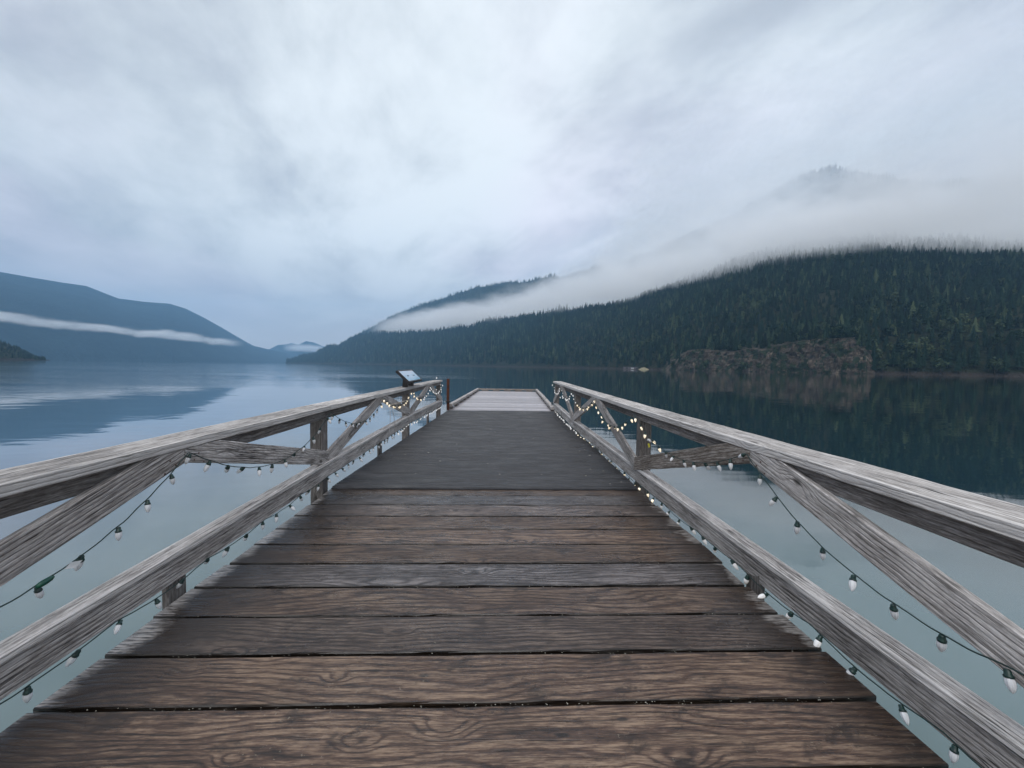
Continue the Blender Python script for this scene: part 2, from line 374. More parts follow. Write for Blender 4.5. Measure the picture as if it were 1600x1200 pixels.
class Hill:
    def __init__(s, sil, Dt, Rt, back, rough=(120, .05), seed=1, shape=.85, drop=0, fade=.35):
        s.az, s.te = prof(sil); s.seed = seed; s.rough = rough; s.shape = shape; s.back = back; s.drop = drop; s.fade = fade
        s.Dt = [(pray(u, 575)[0], v) for u, v in Dt]; s.Rt = [(pray(u, 575)[0], v) for u, v in Rt]
    def D(s, a): return lerp(s.Dt, a)
    def R(s, a): return lerp(s.Rt, a)
    def h(s, a, r):
        D, R = s.D(a), s.R(a); top = max(0, float(np.interp(a, s.az, s.te))*R + H - s.drop); t = (r-D)/(R-D)
        x, y = r*math.sin(a), r*math.cos(a)
        if t <= 0: return WATER-3+t*40
        if t <= 1: base = top*(t**s.shape)
        else: base = top*max(0, 1-((t-1)*(R-D)/s.back))
        nzs = fbm(x, y, s.rough[0]*2.2, s.seed)*s.rough[1]*top
        amp = min(1, t*4)*(1 if t < .8 else max(.15, 1-(t-.8)*4))
        return base + nzs*amp*2
    def build(s, name, mat, a0, a1, na, nr, extra=1.0):
        V = []; idx = {}
        azs = np.linspace(a0, a1, na); ts = np.concatenate([[-.02], np.linspace(0, 1, nr)**1.15, 1+np.linspace(0.03, 1, 8)*0.9])
        for a in azs:
            D, R = s.D(a), s.R(a)
            for t in ts:
                r = D+(R-D)*t if t <= 1 else R+(t-1)*s.back
                V.append((r*math.sin(a), r*math.cos(a), s.h(a, r) if t > 0 else WATER-2.5 if t < 0 else WATER+.3))
        k = len(ts); Fc = [(i*k+j, (i+1)*k+j, (i+1)*k+j+1, i*k+j+1) for i in range(na-1) for j in range(k-1)]
        me = mesh(name, V, Fc, [mat], True)
        # close underneath so that it has real thickness
        bm = bmesh.new(); bm.from_mesh(me)
        be = [e for e in bm.edges if len(e.link_faces) == 1]
        g = bmesh.ops.extrude_edge_only(bm, edges=be); nv = [q for q in g['geom'] if isinstance(q, bmesh.types.BMVert)]
        for q in nv: q.co.z = WATER-6
        bmesh.ops.recalc_face_normals(bm, faces=bm.faces); bm.to_mesh(me); bm.free()
        return tag(link(name, me), kind='structure')
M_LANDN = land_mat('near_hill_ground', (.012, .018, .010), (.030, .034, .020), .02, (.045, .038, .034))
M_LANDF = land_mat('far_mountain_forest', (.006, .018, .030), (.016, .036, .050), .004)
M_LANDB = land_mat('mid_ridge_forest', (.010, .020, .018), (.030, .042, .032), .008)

silA = [(380, 566), (447, 564), (470, 557), (492, 551), (512, 540), (528, 541), (545, 529), (562, 522), (585, 519), (640, 518), (700, 514), (740, 508), (762, 500), (800, 497), (850, 490), (905, 478), (960, 472), (985, 466), (1030, 448), (1075, 432), (1130, 411), (1190, 390), (1250, 378), (1350, 368), (1480, 368), (1600, 372), (1750, 380), (2600, 420)]
DA = [(300, 3300), (450, 3200), (525, 2600), (620, 1900), (700, 1450), (780, 1120), (860, 900), (975, 640), (1060, 520), (1200, 450), (1350, 420), (1600, 430), (4500, 520)]
RA = [(300, 3700), (450, 3600), (525, 3250), (620, 2700), (700, 2250), (780, 1850), (860, 1550), (975, 1230), (1100, 1050), (1350, 980), (1600, 1080), (4500, 1300)]
A = Hill(silA, DA, RA, 500, (150, .05), 3, .9, drop=9)
a0 = pray(446, 575)[0]; a1 = R_(76)
A.build('wooded_hill', M_LANDN, a0, a1, 330, 44)

silB = [(540, 530), (575, 514), (600, 500), (622, 488), (650, 478), (690, 465), (720, 455), (745, 447), (770, 444), (792, 439), (815, 440), (840, 434), (862, 430), (880, 432), (905, 424), (932, 417), (945, 422), (965, 414), (990, 404), (1080, 360), (1160, 325), (1230, 286), (1255, 272), (1300, 261), (1350, 270), (1410, 282), (1480, 286), (1545, 275), (1600, 282), (1800, 330), (2600, 400)]
B = Hill(silB, [(540, 3300), (700, 2450), (860, 1800), (975, 1450), (1350, 1250), (1600, 1350), (4500, 1600)],
         [(540, 4300), (700, 3300), (860, 2700), (975, 2350), (1350, 2250), (1600, 2500), (4500, 2700)], 900, (260, .05), 11, .8, drop=8)
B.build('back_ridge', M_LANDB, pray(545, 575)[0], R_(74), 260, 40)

silC = [(-700, 395), (-400, 405), (-150, 410), (0, 424), (45, 432), (100, 441), (135, 446), (160, 456), (185, 466), (225, 471), (265, 474), (290, 482), (320, 497), (345, 511), (372, 527), (395, 540), (420, 546), (445, 551), (460, 558), (475, 566)]
C = Hill(silC, [(-1500, 1900), (0, 2500), (150, 2900), (300, 3600), (400, 4600), (475, 6000)], [(-1500, 4200), (0, 4800), (150, 5200), (300, 5600), (400, 6000), (475, 6800)], 1500, (500, .05), 21, .85)
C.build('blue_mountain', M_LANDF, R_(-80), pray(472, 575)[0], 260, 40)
silD = [(380, 550), (420, 546), (434, 539), (448, 538), (456, 536), (466, 539), (478, 533), (490, 535), (505, 541), (530, 548), (600, 556)]
D_ = Hill(silD, [(380, 6700), (600, 6700)], [(380, 7600), (600, 7600)], 500, (700, .04), 31, .8)
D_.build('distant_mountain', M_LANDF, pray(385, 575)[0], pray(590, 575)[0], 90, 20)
silE = [(-700, 470), (-200, 500), (-60, 513), (0, 527), (30, 538), (50, 549), (64, 556), (80, 562)]
E_ = Hill(silE, [(-1500, 900), (0, 1000), (80, 1150)], [(-1500, 1300), (0, 1350), (80, 1260)], 300, (120, .06), 41, .8, drop=9)
E_.build('wooded_point', M_LANDN, R_(-80), pray(78, 575)[0], 110, 24)

# rock cliff at the lake edge
def cliff():
    top = [(1030, 577), (1060, 562), (1075, 547), (1100, 545), (1130, 550), (1150, 549), (1170, 545), (1195, 548), (1215, 540), (1235, 536), (1255, 532), (1280, 529), (1320, 528), (1334, 530), (1342, 541), (1352, 547), (1360, 556), (1368, 574)]
    az, te = prof(top); na, nz_ = 190, 34; V = []
    for i in range(na):
        a = az[0]+(az[-1]-az[0])*i/(na-1); Dd = A.D(a)-4; tt = float(np.interp(a, az, te))
        hh = max(.3, tt*(Dd+10)+H-WATER)
        for j in range(nz_):
            t = j/(nz_-1)
            z_ = WATER-1+(hh+1)*t
            r = Dd+9*t**1.6
            ax = a*430
            rg = fbm(ax, z_*1.6, 16, 5, 5, .62)*4 + abs(fbm(ax, z_*.25, 6, 9, 4, .6))*5
            # ledges
            rg += 3.5*abs(((ax/9+fbm(ax, z_, 15, 3)*2) % 1)-.5)*2 + (math.floor((z_+fbm(ax, z_, 20, 8)*8)/6)*0.8)
            r += rg*min(1, .3+t)
            V.append((r*math.sin(a), r*math.cos(a), z_+fbm(ax, z_, 6, 2)*1.2*(t > .05)))
        r2 = Dd+66; V.append((r2*math.sin(a), r2*math.cos(a), A.h(a, r2)-1))
    k = nz_+1; Fc = [(i*k+j, (i+1)*k+j, (i+1)*k+j+1, i*k+j+1) for i in range(na-1) for j in range(k-1)]
    A.cliff = (az, te)
    m_, t, b, out = new_mat('mauve_brown_rock')
    g = t.add('ShaderNodeNewGeometry').outputs['Position']
    gs = t.v('MULTIPLY', g, (1, 1, 1.6))
    a_ = t.noise(gs, .09, 6, .65); b_ = t.noise(t.v('MULTIPLY', g, (1, 1, .35)), .5, 5, .65)
    col = t.ramp(t.m('ADD', t.m('MULTIPLY', a_, .5), t.m('MULTIPLY', b_, .5)), [(.36, (.012, .010, .011)), (.46, (.052, .043, .036)), (.56, (.098, .080, .064)), (.66, (.27, .22, .165))])
    veg = t.noise(g, .13, 5, .7)
    col = t.mix(t.map(veg, .49, .54), col, (.02, .032, .018))
    t.put(b.inputs['Base Color'], col); b.inputs['Roughness'].default_value = .9; b.inputs['Specular IOR Level'].default_value = .2
    bp = t.add('ShaderNodeBump', ins={'Strength': .9, 'Distance': 3.5, 'Height': t.noise(t.v('MULTIPLY', g, (1, 1, .5)), .5, 6, .75)}); t.l.new(bp.outputs[0], b.inputs['Normal'])
    return tag(link('rock_cliff', mesh('rock_cliff', V, Fc, [m_])), kind='structure')
cliff()

# ------------------------------------------------------------------ forest
def foliage_mat(name, c_dark, c_mid, c_light, sc_=.35):
    m_, t, b, out = new_mat(name)
    at = t.add('ShaderNodeAttribute', attribute_name='tone').outputs['Fac']
    g = t.add('ShaderNodeNewGeometry').outputs['Position']
    nz = t.noise(g, sc_, 3, .7)
    f_ = t.m('ADD', at, t.m('MULTIPLY', t.m('SUBTRACT', nz, .5), .5))
    col = t.ramp(f_, [(0, c_dark), (.55, c_mid), (1, c_light)])
    t.put(b.inputs['Base Color'], col); b.inputs['Roughness'].default_value = .8; b.inputs['Specular IOR Level'].default_value = .15
    return m_
M_FOL = foliage_mat('forest_foliage', (.002, .008, .006), (.009, .027, .017), (.070, .095, .050))
M_TRUNK = simple('grey_bark', (.06, .05, .045), .9, var=(1.2, (.10, .09, .085)))
def conifer_arrays(layers, sides, seed, slim=.17):
    r_ = np.random.default_rng(seed); V = []; T = []; hgt = 1.0
    for l in range(layers):
        z0 = .10+.86*l/layers; z1 = z0+ (1.55/layers)*(1-.25*l/layers); rad = slim*(1-l/layers)**.85*(.85+.3*r_.random())+.012
        c = len(V); ox, oy = (r_.random(2)-.5)*.012
        V.append((ox, oy, min(z1, 1.0)))
        m2 = sides*2
        for j in range(m2):
            a = 2*math.pi*(j+r_.random()*.5)/m2; rr = rad*(1.0+.25*(r_.random()-.5)) if j % 2 == 0 else rad*(.42+.2*r_.random())
            V.append((ox+rr*math.cos(a), oy+rr*math.sin(a), z0-(.02 if j % 2 == 0 else -.015)+.02*(r_.random()-.5)))
        for j in range(m2): T.append((c, c+1+j, c+1+(j+1) % m2))
    return np.array(V), np.array(T)
def broad_arrays(seed, nclump=38):
    r_ = np.random.default_rng(seed); V = []; T = []
    for i in range(nclump):
        u = r_.normal(size=3); u /= np.linalg.norm(u); c = np.array([0, 0, .56])+u*np.array([.24, .24, .36])*r_.random()**.35
        for k in range(4):
            q = r_.normal(size=(3, 3))*.055; b0 = len(V)
            for s_ in q: V.append(tuple(c+s_))
            T.append((b0, b0+1, b0+2))
    return np.array(V), np.array(T)
CON_HI = [conifer_arrays(9, 6, s, .175+.03*(s % 3)) for s in range(6)]
CON_LO = [conifer_arrays(5, 4, s+20, .15) for s in range(4)]
BRO = [broad_arrays(s) for s in range(4)]
def scatter(hill, a0, a1, n_, hrange, kinds, pbroad, tmax=1.06, tmin=.015, skip=None, seed=0, zfun=None):
    """tree placements: list (x,y,z,height,variant)"""
    r_ = np.random.default_rng(seed); out = []
    while len(out) < n_:
        a = a0+(a1-a0)*r_.random(); D, R = hill.D(a), hill.R(a)
        rmin, rmax = D+(R-D)*tmin, D+(R-D)*tmax
        r = math.sqrt(rmin**2+(rmax**2-rmin**2)*r_.random())
        if skip and skip(a, r): continue
        dens = fbm(r*math.sin(a), r*math.cos(a), 60, 77, 2)
        hh = hrange[0]+(hrange[1]-hrange[0])*r_.random()**1.6
        hh *= 1+.5*dens
        clump = fbm(r*math.sin(a), r*math.cos(a), 26, 55, 2)
        hh *= .75+.5*r_.random()
        out.append((r*math.sin(a), r*math.cos(a), (zfun(a, r) if zfun else hill.h(a, r))-.6, hh, r_.random() < pbroad*(1+2.5*dens)*(1.6 if (r-D) < 160 else .6), .5+dens*.9+clump*1.3))
    return out
def forest(name, pl, lib, mat, seed=0):
    r_ = np.random.default_rng(seed); VV = []; TT = []; AA = []; off = 0
    for (x, y, z, hh, broad, tn) in pl:
        V, T = (BRO[r_.integers(len(BRO))] if broad else lib[r_.integers(len(lib))])
        if broad: hh = hh*.72
        an = r_.random()*6.283; c, s = math.cos(an), math.sin(an); wd = hh*(.85+.4*r_.random())
        X = (V[:, 0]*c-V[:, 1]*s)*wd+x; Y = (V[:, 0]*s+V[:, 1]*c)*wd+y; Z = V[:, 2]*hh+z
        VV.append(np.stack([X, Y, Z], 1)); TT.append(T+off); off += len(V)
        tone = np.clip(r_.normal(.34, .24)+(tn-.5)*.25, 0, 1) + (.30 if broad else 0)
        AA.append(np.full(len(V), min(tone, 1)))
    o = link(name, np_mesh(name, np.concatenate(VV), np.concatenate(TT), mat, False, np.concatenate(AA)))
    return tag(o, kind='stuff')
ca0, ca1 = pray(1068, 575)[0], pray(1362, 575)[0]
def skipA(a, r):
    if ca0 < a < ca1:
        return r < A.D(a)+12
    return False
def zA(a, r):
    h = A.h(a, r)
    if ca0 < a < ca1 and r < A.D(a)+62:
        tt = float(np.interp(a, *A.cliff)); top = max(.3, tt*(A.D(a)+6)+H-WATER)-.5
        f_ = min(1, max(0, (r-A.D(a)-10)/52)); h = max(h, top*(1-f_)+A.h(a, A.D(a)+62)*f_)
    return h
pl = scatter(A, pray(880, 575)[0], R_(66), 14500, (8, 17), None, .26, seed=1, skip=skipA, zfun=zA)
o = forest('hillside_forest', pl, CON_HI, M_FOL, 1)
tag(o, 'dense dark green conifer forest covering the steep hill across the lake', 'forest')
pl = scatter(A, pray(610, 575)[0], pray(885, 575)[0], 6500, (14, 30), None, .08, seed=2)
pl += scatter(A, a0+.002, pray(612, 575)[0], 5000, (14, 28), None, .0, seed=3)
o = forest('receding_shore_forest', pl, CON_LO, M_FOL, 2)
tag(o, 'blue-green conifer forest on the slope receding behind the end of the dock', 'forest')
pl = scatter(B, pray(560, 575)[0], pray(1000, 575)[0], 5200, (16, 30), None, 0, tmin=.55, tmax=1.03, seed=4)
pl += scatter(B, pray(1150, 575)[0], pray(1600, 575)[0], 1500, (14, 26), None, 0, tmin=.9, tmax=1.03, seed=6)
o = forest('ridge_forest', pl, CON_LO, M_FOL, 3)
tag(o, 'blue-grey conifer forest along the ridge behind the mist', 'forest')
pl = scatter(E_, R_(-60), pray(72, 575)[0], 2600, (4, 8), None, .25, seed=5)
o = forest('point_forest', pl, CON_LO, M_FOL, 4)
tag(o, 'dark wooded point at the left edge of the lake', 'forest')

# single conifers and shrubs at the water's edge of the far shore
def conifer_thing(seed):
    V, T = conifer_arrays(13, 7, seed, .15)
    t = empty('conifer')
    me = np_mesh('crown', V, T, M_FOL, False, np.full(len(V), .30+.12*(seed % 3)))
    link('crown', me, t)
    tr = tube('trunk', [(0, 0, -.03), (0.002, 0, .3), (0, 0.002, .92)], [.012, .009, .002], M_TRUNK, t, 6)
    return t
def shrub_thing(seed):
    V, T = broad_arrays(seed, 60)
    t = empty('leafy_tree')
    link('crown', np_mesh('crown', V, T, M_FOL, False, np.full(len(V), .78)), t)
    tube('trunk', [(0, 0, -.04), (.01, 0, .3), (0, .01, .6)], [.02, .014, .006], M_TRUNK, t, 6)
    return t
def copy_thing(src):
    c = src.copy(); COL.objects.link(c)
    for ch in src.children:
        q = ch.copy(); COL.objects.link(q); q.parent = c
        q.matrix_parent_inverse = ch.matrix_parent_inverse
    return c
protos = [conifer_thing(3), conifer_thing(8), conifer_thing(13)]; sprotos = [shrub_thing(50), shrub_thing(51)]
usedp = set()
spots = []
rr = random.Random(5)
for i in range(46): spots.append((885+ i*15.6 + rr.uniform(-5, 5), rr.uniform(1, 9), rr.uniform(12, 24), 'c'))
for u in (1088, 1101, 1158, 1166, 1184, 1205, 1322, 1331, 1345, 1104, 1238): spots.append((u+rr.uniform(-2, 2), -2, rr.uniform(6, 11), 'c' if u % 2 else 's'))
for u in (1010, 1052, 1075, 1106, 1380, 1420, 1470, 1555): spots.append((u, 1, rr.uniform(9, 14), 's'))
for k_, (u, off, hh, kd) in enumerate(spots):
    lib = protos if kd == 'c' else sprotos; j = rr.randrange(len(lib))
    key = (kd, j)
    o = lib[j] if key not in usedp else copy_thing(lib[j]); usedp.add(key)
    a = pray(u, 575)[0]; r = A.D(a)+off
    if kd == 'c' and ca0 < a < ca1 and off > 0: r = A.D(a)-1; hh *= .45
    zb = max(WATER+.2, A.h(a, r) if off > 0 else WATER+.6)
    o.location = (r*math.sin(a), r*math.cos(a), zb); o.scale = (hh*rr.uniform(.9, 1.3),)*2+(hh,); o.rotation_euler.z = rr.random()*6
    if kd == 'c': tag(o, 'dark conifer standing at the waterline of the far wooded shore', 'conifer', 'conifers along the far waterline')
    else: tag(o, 'small pale green leafy tree at the waterline of the far shore', 'tree', 'leafy trees along the far waterline')
for key_, lib in (('c', protos), ('s', sprotos)):
    for j, q in enumerate(lib):
        if (key_, j) not in usedp:
            for ch in list(q.children): bpy.data.objects.remove(ch)
            bpy.data.objects.remove(q)

# boathouse on the far shore
def boathouse():
    a = pray(986, 575)[0]; r = A.D(a)-6; t = empty('boathouse', (r*math.sin(a), r*math.cos(a), WATER)); t.rotation_euler.z = -a
    tag(t, 'low grey boathouse with a flat pale roof on the far shore', 'boathouse')
    def bx(name, c, s_, mat, par=t):
        bm = bmesh.new(); bmesh.ops.create_cube(bm, size=1)
        for q in bm.verts: q.co = Vector((q.co.x*s_[0]+c[0], q.co.y*s_[1]+c[1], q.co.z*s_[2]+c[2]))
        bmesh.ops.bevel(bm, geom=bm.edges[:], offset=.04, segments=1)
        me = bpy.data.meshes.new(name); bm.to_mesh(me); bm.free(); me.materials.append(mat); return link(name, me, par)
    g = simple('grey_siding', (.16, .15, .17), .8, var=(2, (.11, .10, .12))); rf = simple('pale_roof', (.22, .21, .23), .6, var=(1, (.16, .16, .17)))
    dk = simple('dark_opening', (.02, .02, .022), .7, var=(2, (.03, .03, .03))); wh = simple('white_door', (.6, .62, .65), .6, var=(2, (.5, .5, .52)))
    bx('wall', (0, 0, 1.9), (22, 6, 2.6), g); bx('roof', (0, 0, 3.35), (23.4, 7.4, .3), rf)
    bx('landing', (0, -1.5, .45), (24, 7, .3), simple('landing_planks', (.12, .10, .09), .8, var=(2, (.09, .08, .07))))
    bx('door', (2, -3.04, 1.7), (4.2, .1, 1.3), wh); bx('door', (-6, -3.04, 1.8), (3, .1, 1.9), dk); bx('window', (-1.8, -3.04, 2.2), (1.6, .1, .8), dk)
boathouse()
def bank():
    V = []; na, nb = 30, 10
    for i in range(na):
        u = 996+20*i/(na-1); a = pray(u, 575)[0]; e = math.sin(math.pi*i/(na-1))
        for j in range(nb):
            t = j/(nb-1); r = A.D(a)-8+18*t; V.append((r*math.sin(a), r*math.cos(a), WATER-.5+(4.6*t**.7)*e+fbm(u*2, t*10, 4, 3)*.5*e))
    Fc = [(i*nb+j, (i+1)*nb+j, (i+1)*nb+j+1, i*nb+j+1) for i in range(na-1) for j in range(nb-1)]
    tag(link('sandy_bank', mesh('sandy_bank', V, Fc, [simple('tan_sand', (.30, .26, .16), .9, var=(.6, (.16, .15, .09)))], True)), kind='structure')
bank()

# ------------------------------------------------------------------ lake water and lake bed
def water():
    S = 8300; V = [(-S, -400, WATER), (S, -400, WATER), (S, S, WATER), (-S, S, WATER)]
    m_, t, b, out = new_mat('lake_water')
    g = t.add('ShaderNodeNewGeometry').outputs['Position']
    x, y, z = t.xyz(g)
    # clear shallow water over a pale bed beside the dock, deep and dark beyond
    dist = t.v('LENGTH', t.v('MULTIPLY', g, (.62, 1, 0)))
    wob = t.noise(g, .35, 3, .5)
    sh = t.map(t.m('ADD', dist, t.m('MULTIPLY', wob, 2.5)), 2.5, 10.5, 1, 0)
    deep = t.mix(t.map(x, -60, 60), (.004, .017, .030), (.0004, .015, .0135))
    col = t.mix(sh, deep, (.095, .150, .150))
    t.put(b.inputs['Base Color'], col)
    b.inputs['IOR'].default_value = 1.333; b.inputs['Specular IOR Level'].default_value = .5
    rdist = t.v('LENGTH', g)
    b.inputs['Roughness'].default_value = .03
    b.inputs['Coat Weight'].default_value = 1.0; b.inputs['Coat IOR'].default_value = 1.6; b.inputs['Coat Roughness'].default_value = .03
    # ripples: calm surface with long low undulations and patches of cat's-paws
    w1 = t.noise(t.v('MULTIPLY', g, (.55, 1, 1)), .8, 2, .5)
    w2 = t.noise(t.v('MULTIPLY', g, (.5, 1, 1)), 4.5, 3, .55)
    w3 = t.noise(t.v('MULTIPLY', g, (.35, 1, 1)), .12, 2, .5)
    pm = t.noise(t.v('MULTIPLY', t.v('ADD', g, (31, 12, 0)), (.30, 1, 1)), .016, 4, .6, .4)
    patch = t.map(pm, .50, .64)
    # wind-ruffled water out on the left side of the lake
    far = t.m('MULTIPLY', t.map(rdist, 28, 70), t.map(x, 12, -16))
    pm2 = t.noise(t.v('MULTIPLY', g, (.12, 1, 1)), .10, 4, .65)
    far = t.m('MULTIPLY', far, t.map(pm2, .38, .62, .15, 1))
    amt = t.m('ADD', t.m('MULTIPLY', patch, t.map(rdist, 10, 40, .15, .7)), t.m('MULTIPLY', far, 1.6))
    hgt = t.m('ADD', t.m('MULTIPLY', w1, .0085), t.m('MULTIPLY', w3, .018))
    hgt = t.m('ADD', hgt, t.m('MULTIPLY', t.m('MULTIPLY', w2, .012), t.m('ADD', .05, amt)))
    bp = t.add('ShaderNodeBump', ins={'Strength': 1.0, 'Distance': 1.0, 'Height': hgt}); t.l.new(bp.outputs[0], b.inputs['Normal']); t.l.new(bp.outputs[0], b.inputs['Coat Normal'])
    return tag(link('lake_water', mesh('lake_water', V, [(0, 1, 2, 3)], [m_])), kind='structure')
water()

# ------------------------------------------------------------------ haze and mist
def vol_box(name, lo, hi, mat):
    V = [(x, y, z) for x in (lo[0], hi[0]) for y in (lo[1], hi[1]) for z in (lo[2], hi[2])]
    Fc = [(0, 1, 3, 2), (4, 6, 7, 5), (0, 4, 5, 1), (2, 3, 7, 6), (0, 2, 6, 4), (1, 5, 7, 3)]
    return link(name, mesh(name, V, Fc, [mat]))
m_ = bpy.data.materials.new('lake_haze'); m_.use_nodes = True; t = NT(m_.node_tree); t.n.clear()
out = t.add('ShaderNodeOutputMaterial'); pv = t.add('ShaderNodeVolumePrincipled', ins={'Color': (.36, .67, 1.0), 'Density': .000125, 'Anisotropy': 0})
t.l.new(pv.outputs[0], out.inputs['Volume'])
tag(vol_box('haze', (-8600, -500, WATER-8), (8600, 8600, 1290), m_), 'pale blue haze over the lake and mountains', 'haze', kind='stuff')

def mist(name, label, aA, aB, rfn, zlo, ztop, dens, nfun, na=40):
    """closed wedge of mist between two distances, following the slopes"""
    V = []; azs = np.linspace(aA, aB, na)
    for a in azs:
        r0, r1 = rfn(a); zt = ztop(a)
        for r, z in ((r0, zlo), (r1, zlo), (r1, zt), (r0, zt)): V.append((r*math.sin(a), r*math.cos(a), z))
    Fc = [(i*4+j, i*4+(j+1) % 4, (i+1)*4+(j+1) % 4, (i+1)*4+j) for i in range(na-1) for j in range(4)]
    Fc += [(0, 3, 2, 1), tuple((na-1)*4+j for j in range(4))]
    m_ = bpy.data.materials.new(name+'_volume'); m_.use_nodes = True; t = NT(m_.node_tree); t.n.clear()
    out = t.add('ShaderNodeOutputMaterial')
    g = t.add('ShaderNodeTexCoord').outputs['Object']
    dn = nfun(t, g)
    pv = t.add('ShaderNodeVolumePrincipled', ins={'Color': (.975, .99, 1.0), 'Density': t.m('MULTIPLY', dn, dens), 'Anisotropy': 0})
    t.l.new(pv.outputs[0], out.inputs['Volume'])
    me = mesh(name, V, Fc, [m_])
    bm = bmesh.new(); bm.from_mesh(me); bmesh.ops.recalc_face_normals(bm, faces=bm.faces); bm.to_mesh(me); bm.free()
    return tag(link(name, me), label, 'mist', kind='stuff')
def nf_right(t, g):
    x, y, z = t.xyz(g)
    az = t.m('MULTIPLY', t.m('ARCTAN2', x, y), 180/math.pi)      # degrees
    nA = t.noise(t.v('MULTIPLY', g, (1, 1, 2.2)), .0045, 4, .55)
    nB = t.noise(t.v('MULTIPLY', g, (1, 1, 2)), .02, 3, .6)
    nn = t.m('ADD', t.m('MULTIPLY', t.m('SUBTRACT', nA, .5), 150), t.m('MULTIPLY', t.m('SUBTRACT', nB, .5), 34))
    zz = t.m('ADD', z, nn)
    base = t.map(az, 0, 40, 222, 180, False)
    lo = t.map(t.m('SUBTRACT', zz, base), -18, 34)
    # top of the dense layer rises to the right; above it a thin veil
    # the top follows the mountainside upwards, away from the lake
    rho = t.v('LENGTH', t.comb(x, y, 0))
    def tab(pts):     # (azimuth px, value) -> piecewise table
        a_ = [(math.degrees(pray(u, 575)[0])+25)/75 for u, _ in pts]; mx = max(v for _, v in pts)
        return t.m('MULTIPLY', t.ramp(t.map(az, -25, 50, 0, 1, False), [(q, v/mx) for q, (_, v) in zip(a_, pts)]), mx)
    r0 = tab([(560, 2900), (700, 2000), (860, 1370), (975, 1065), (1350, 820), (1600, 900)])
    sl = tab([(600, .20), (760, .16), (870, .25), (980, .46), (1080, .66), (1180, .70), (1250, .50), (1330, .34), (1600, .34)])
    top = t.m('ADD', 262, t.m('MULTIPLY', t.m('SUBTRACT', rho, r0), sl))
    sf = t.map(az, 5, 40, 60, 110, False)
    hi = t.map(t.m('SUBTRACT', t.m('ADD', zz, t.m('MULTIPLY', t.m('SUBTRACT', nA, .5), t.map(az, -5, 25, 40, 260, False))), top), t.m('MULTIPLY', sf, -1), sf, 1, 0)
    nn2 = t.m('ADD', nn, t.m('MULTIPLY', t.m('SUBTRACT', nA, .5), 160))
    veil = t.m('MULTIPLY', t.map(t.m('ADD', z, nn2), 880, 1090, 1, 0), t.m('MULTIPLY', t.map(rho, 1250, 1650), t.map(az, 13, 22)))
    veil = t.m('MULTIPLY', veil, .62)
    wisp = t.noise(t.v('MULTIPLY', g, (1, 1, 1.8)), .011, 5, .62)
    wl = t.map(t.m('ADD', wisp, t.map(t.m('ABSOLUTE', t.m('SUBTRACT', zz, t.m('ADD', base, 40))), 0, 120, .14, -.10)), .40, .56, .18, 1.0)
    tip = t.map(az, math.degrees(pray(572, 575)[0]), math.degrees(pray(665, 575)[0]))
    dd = t.m('MULTIPLY', t.m('MULTIPLY', lo, t.m('MAXIMUM', hi, veil)), t.m('MULTIPLY', wl, tip))
    low = t.m('MULTIPLY', t.map(az, 14, 26), t.map(t.m('SUBTRACT', zz, base), 90, 30))
    return t.m('MULTIPLY', dd, t.m('ADD', 1.0, t.m('MULTIPLY', low, 1.6)))
aM0, aM1 = pray(560, 575)[0], R_(72)
mist('mist_bank', 'low white cloud lying across the wooded hill and hiding its top', aM0, aM1,
     lambda a: (A.D(a)+(A.R(a)-A.D(a))*(.45 if a < pray(1000, 575)[0] else .34), B.R(a)-60 if a < pray(1000, 575)[0] else B.R(a)-40),
     180, lambda a: lerp([(pray(560, 575)[0], 330), (pray(760, 575)[0], 420), (pray(900, 575)[0], 620), (pray(1050, 575)[0], 1000), (pray(1300, 575)[0], 1170), (1.4, 1170)], a), .0078, nf_right)
def nf_left(t, g):
    x, y, z = t.xyz(g)
    az = t.m('MULTIPLY', t.m('ARCTAN2', x, y), 180/math.pi)
    nA = t.noise(t.v('MULTIPLY', g, (1, 1, 3)), .0022, 4, .55)
    nB = t.noise(t.v('MULTIPLY', g, (1, 1, 2.5)), .009, 3, .6)
    zz = t.m('ADD', z, t.m('ADD', t.m('MULTIPLY', t.m('SUBTRACT', nA, .5), 90), t.m('MULTIPLY', t.m('SUBTRACT', nB, .5), 26)))
    c = t.map(az, -56, -32, 182, 190, False)
    th = t.map(az, -56, -42, 20, 30, False)
    wisp = t.map(t.noise(t.v('MULTIPLY', g, (1, 1, 2)), .006, 5, .65), .36, .56, .15, 1)
    tip = t.map(az, math.degrees(pray(386, 575)[0]), math.degrees(pray(300, 575)[0]))
    return t.m('MULTIPLY', t.m('MULTIPLY', wisp, tip), t.map(t.m('ABSOLUTE', t.m('SUBTRACT', zz, c)), t.m('MULTIPLY', th, .35), t.m('MULTIPLY', th, 1.15), 1, 0))
mist('mist_band', 'thin white band of mist across the foot of the blue mountain', R_(-70), pray(392, 575)[0],
     lambda a: (C.D(a)+(C.R(a)-C.D(a))*.12, C.D(a)+(C.R(a)-C.D(a))*.5), 110, lambda a: 270, .011, nf_left)
def nf_far(t, g):
    x, y, z = t.xyz(g)
    zz = t.m('ADD', z, t.m('MULTIPLY', t.m('SUBTRACT', t.noise(g, .002, 4, .6), .5), 120))
    az = t.m('MULTIPLY', t.m('ARCTAN2', x, y), 180/math.pi)
    e0, e1 = math.degrees(pray(440, 575)[0]), math.degrees(pray(512, 575)[0])
    tip = t.m('MULTIPLY', t.map(az, e0, e0+2.2), t.map(az, e1, e1-1.5))
    return t.m('MULTIPLY', tip, t.map(t.m('ABSOLUTE', t.m('SUBTRACT', zz, 235)), 10, 65, 1, 0))
mist('mist_patch', 'small white patch of mist at the foot of the distant mountain', pray(436, 575)[0], pray(520, 575)[0],
     lambda a: (6750, 7350), 150, lambda a: 330, .006, nf_far, 12)

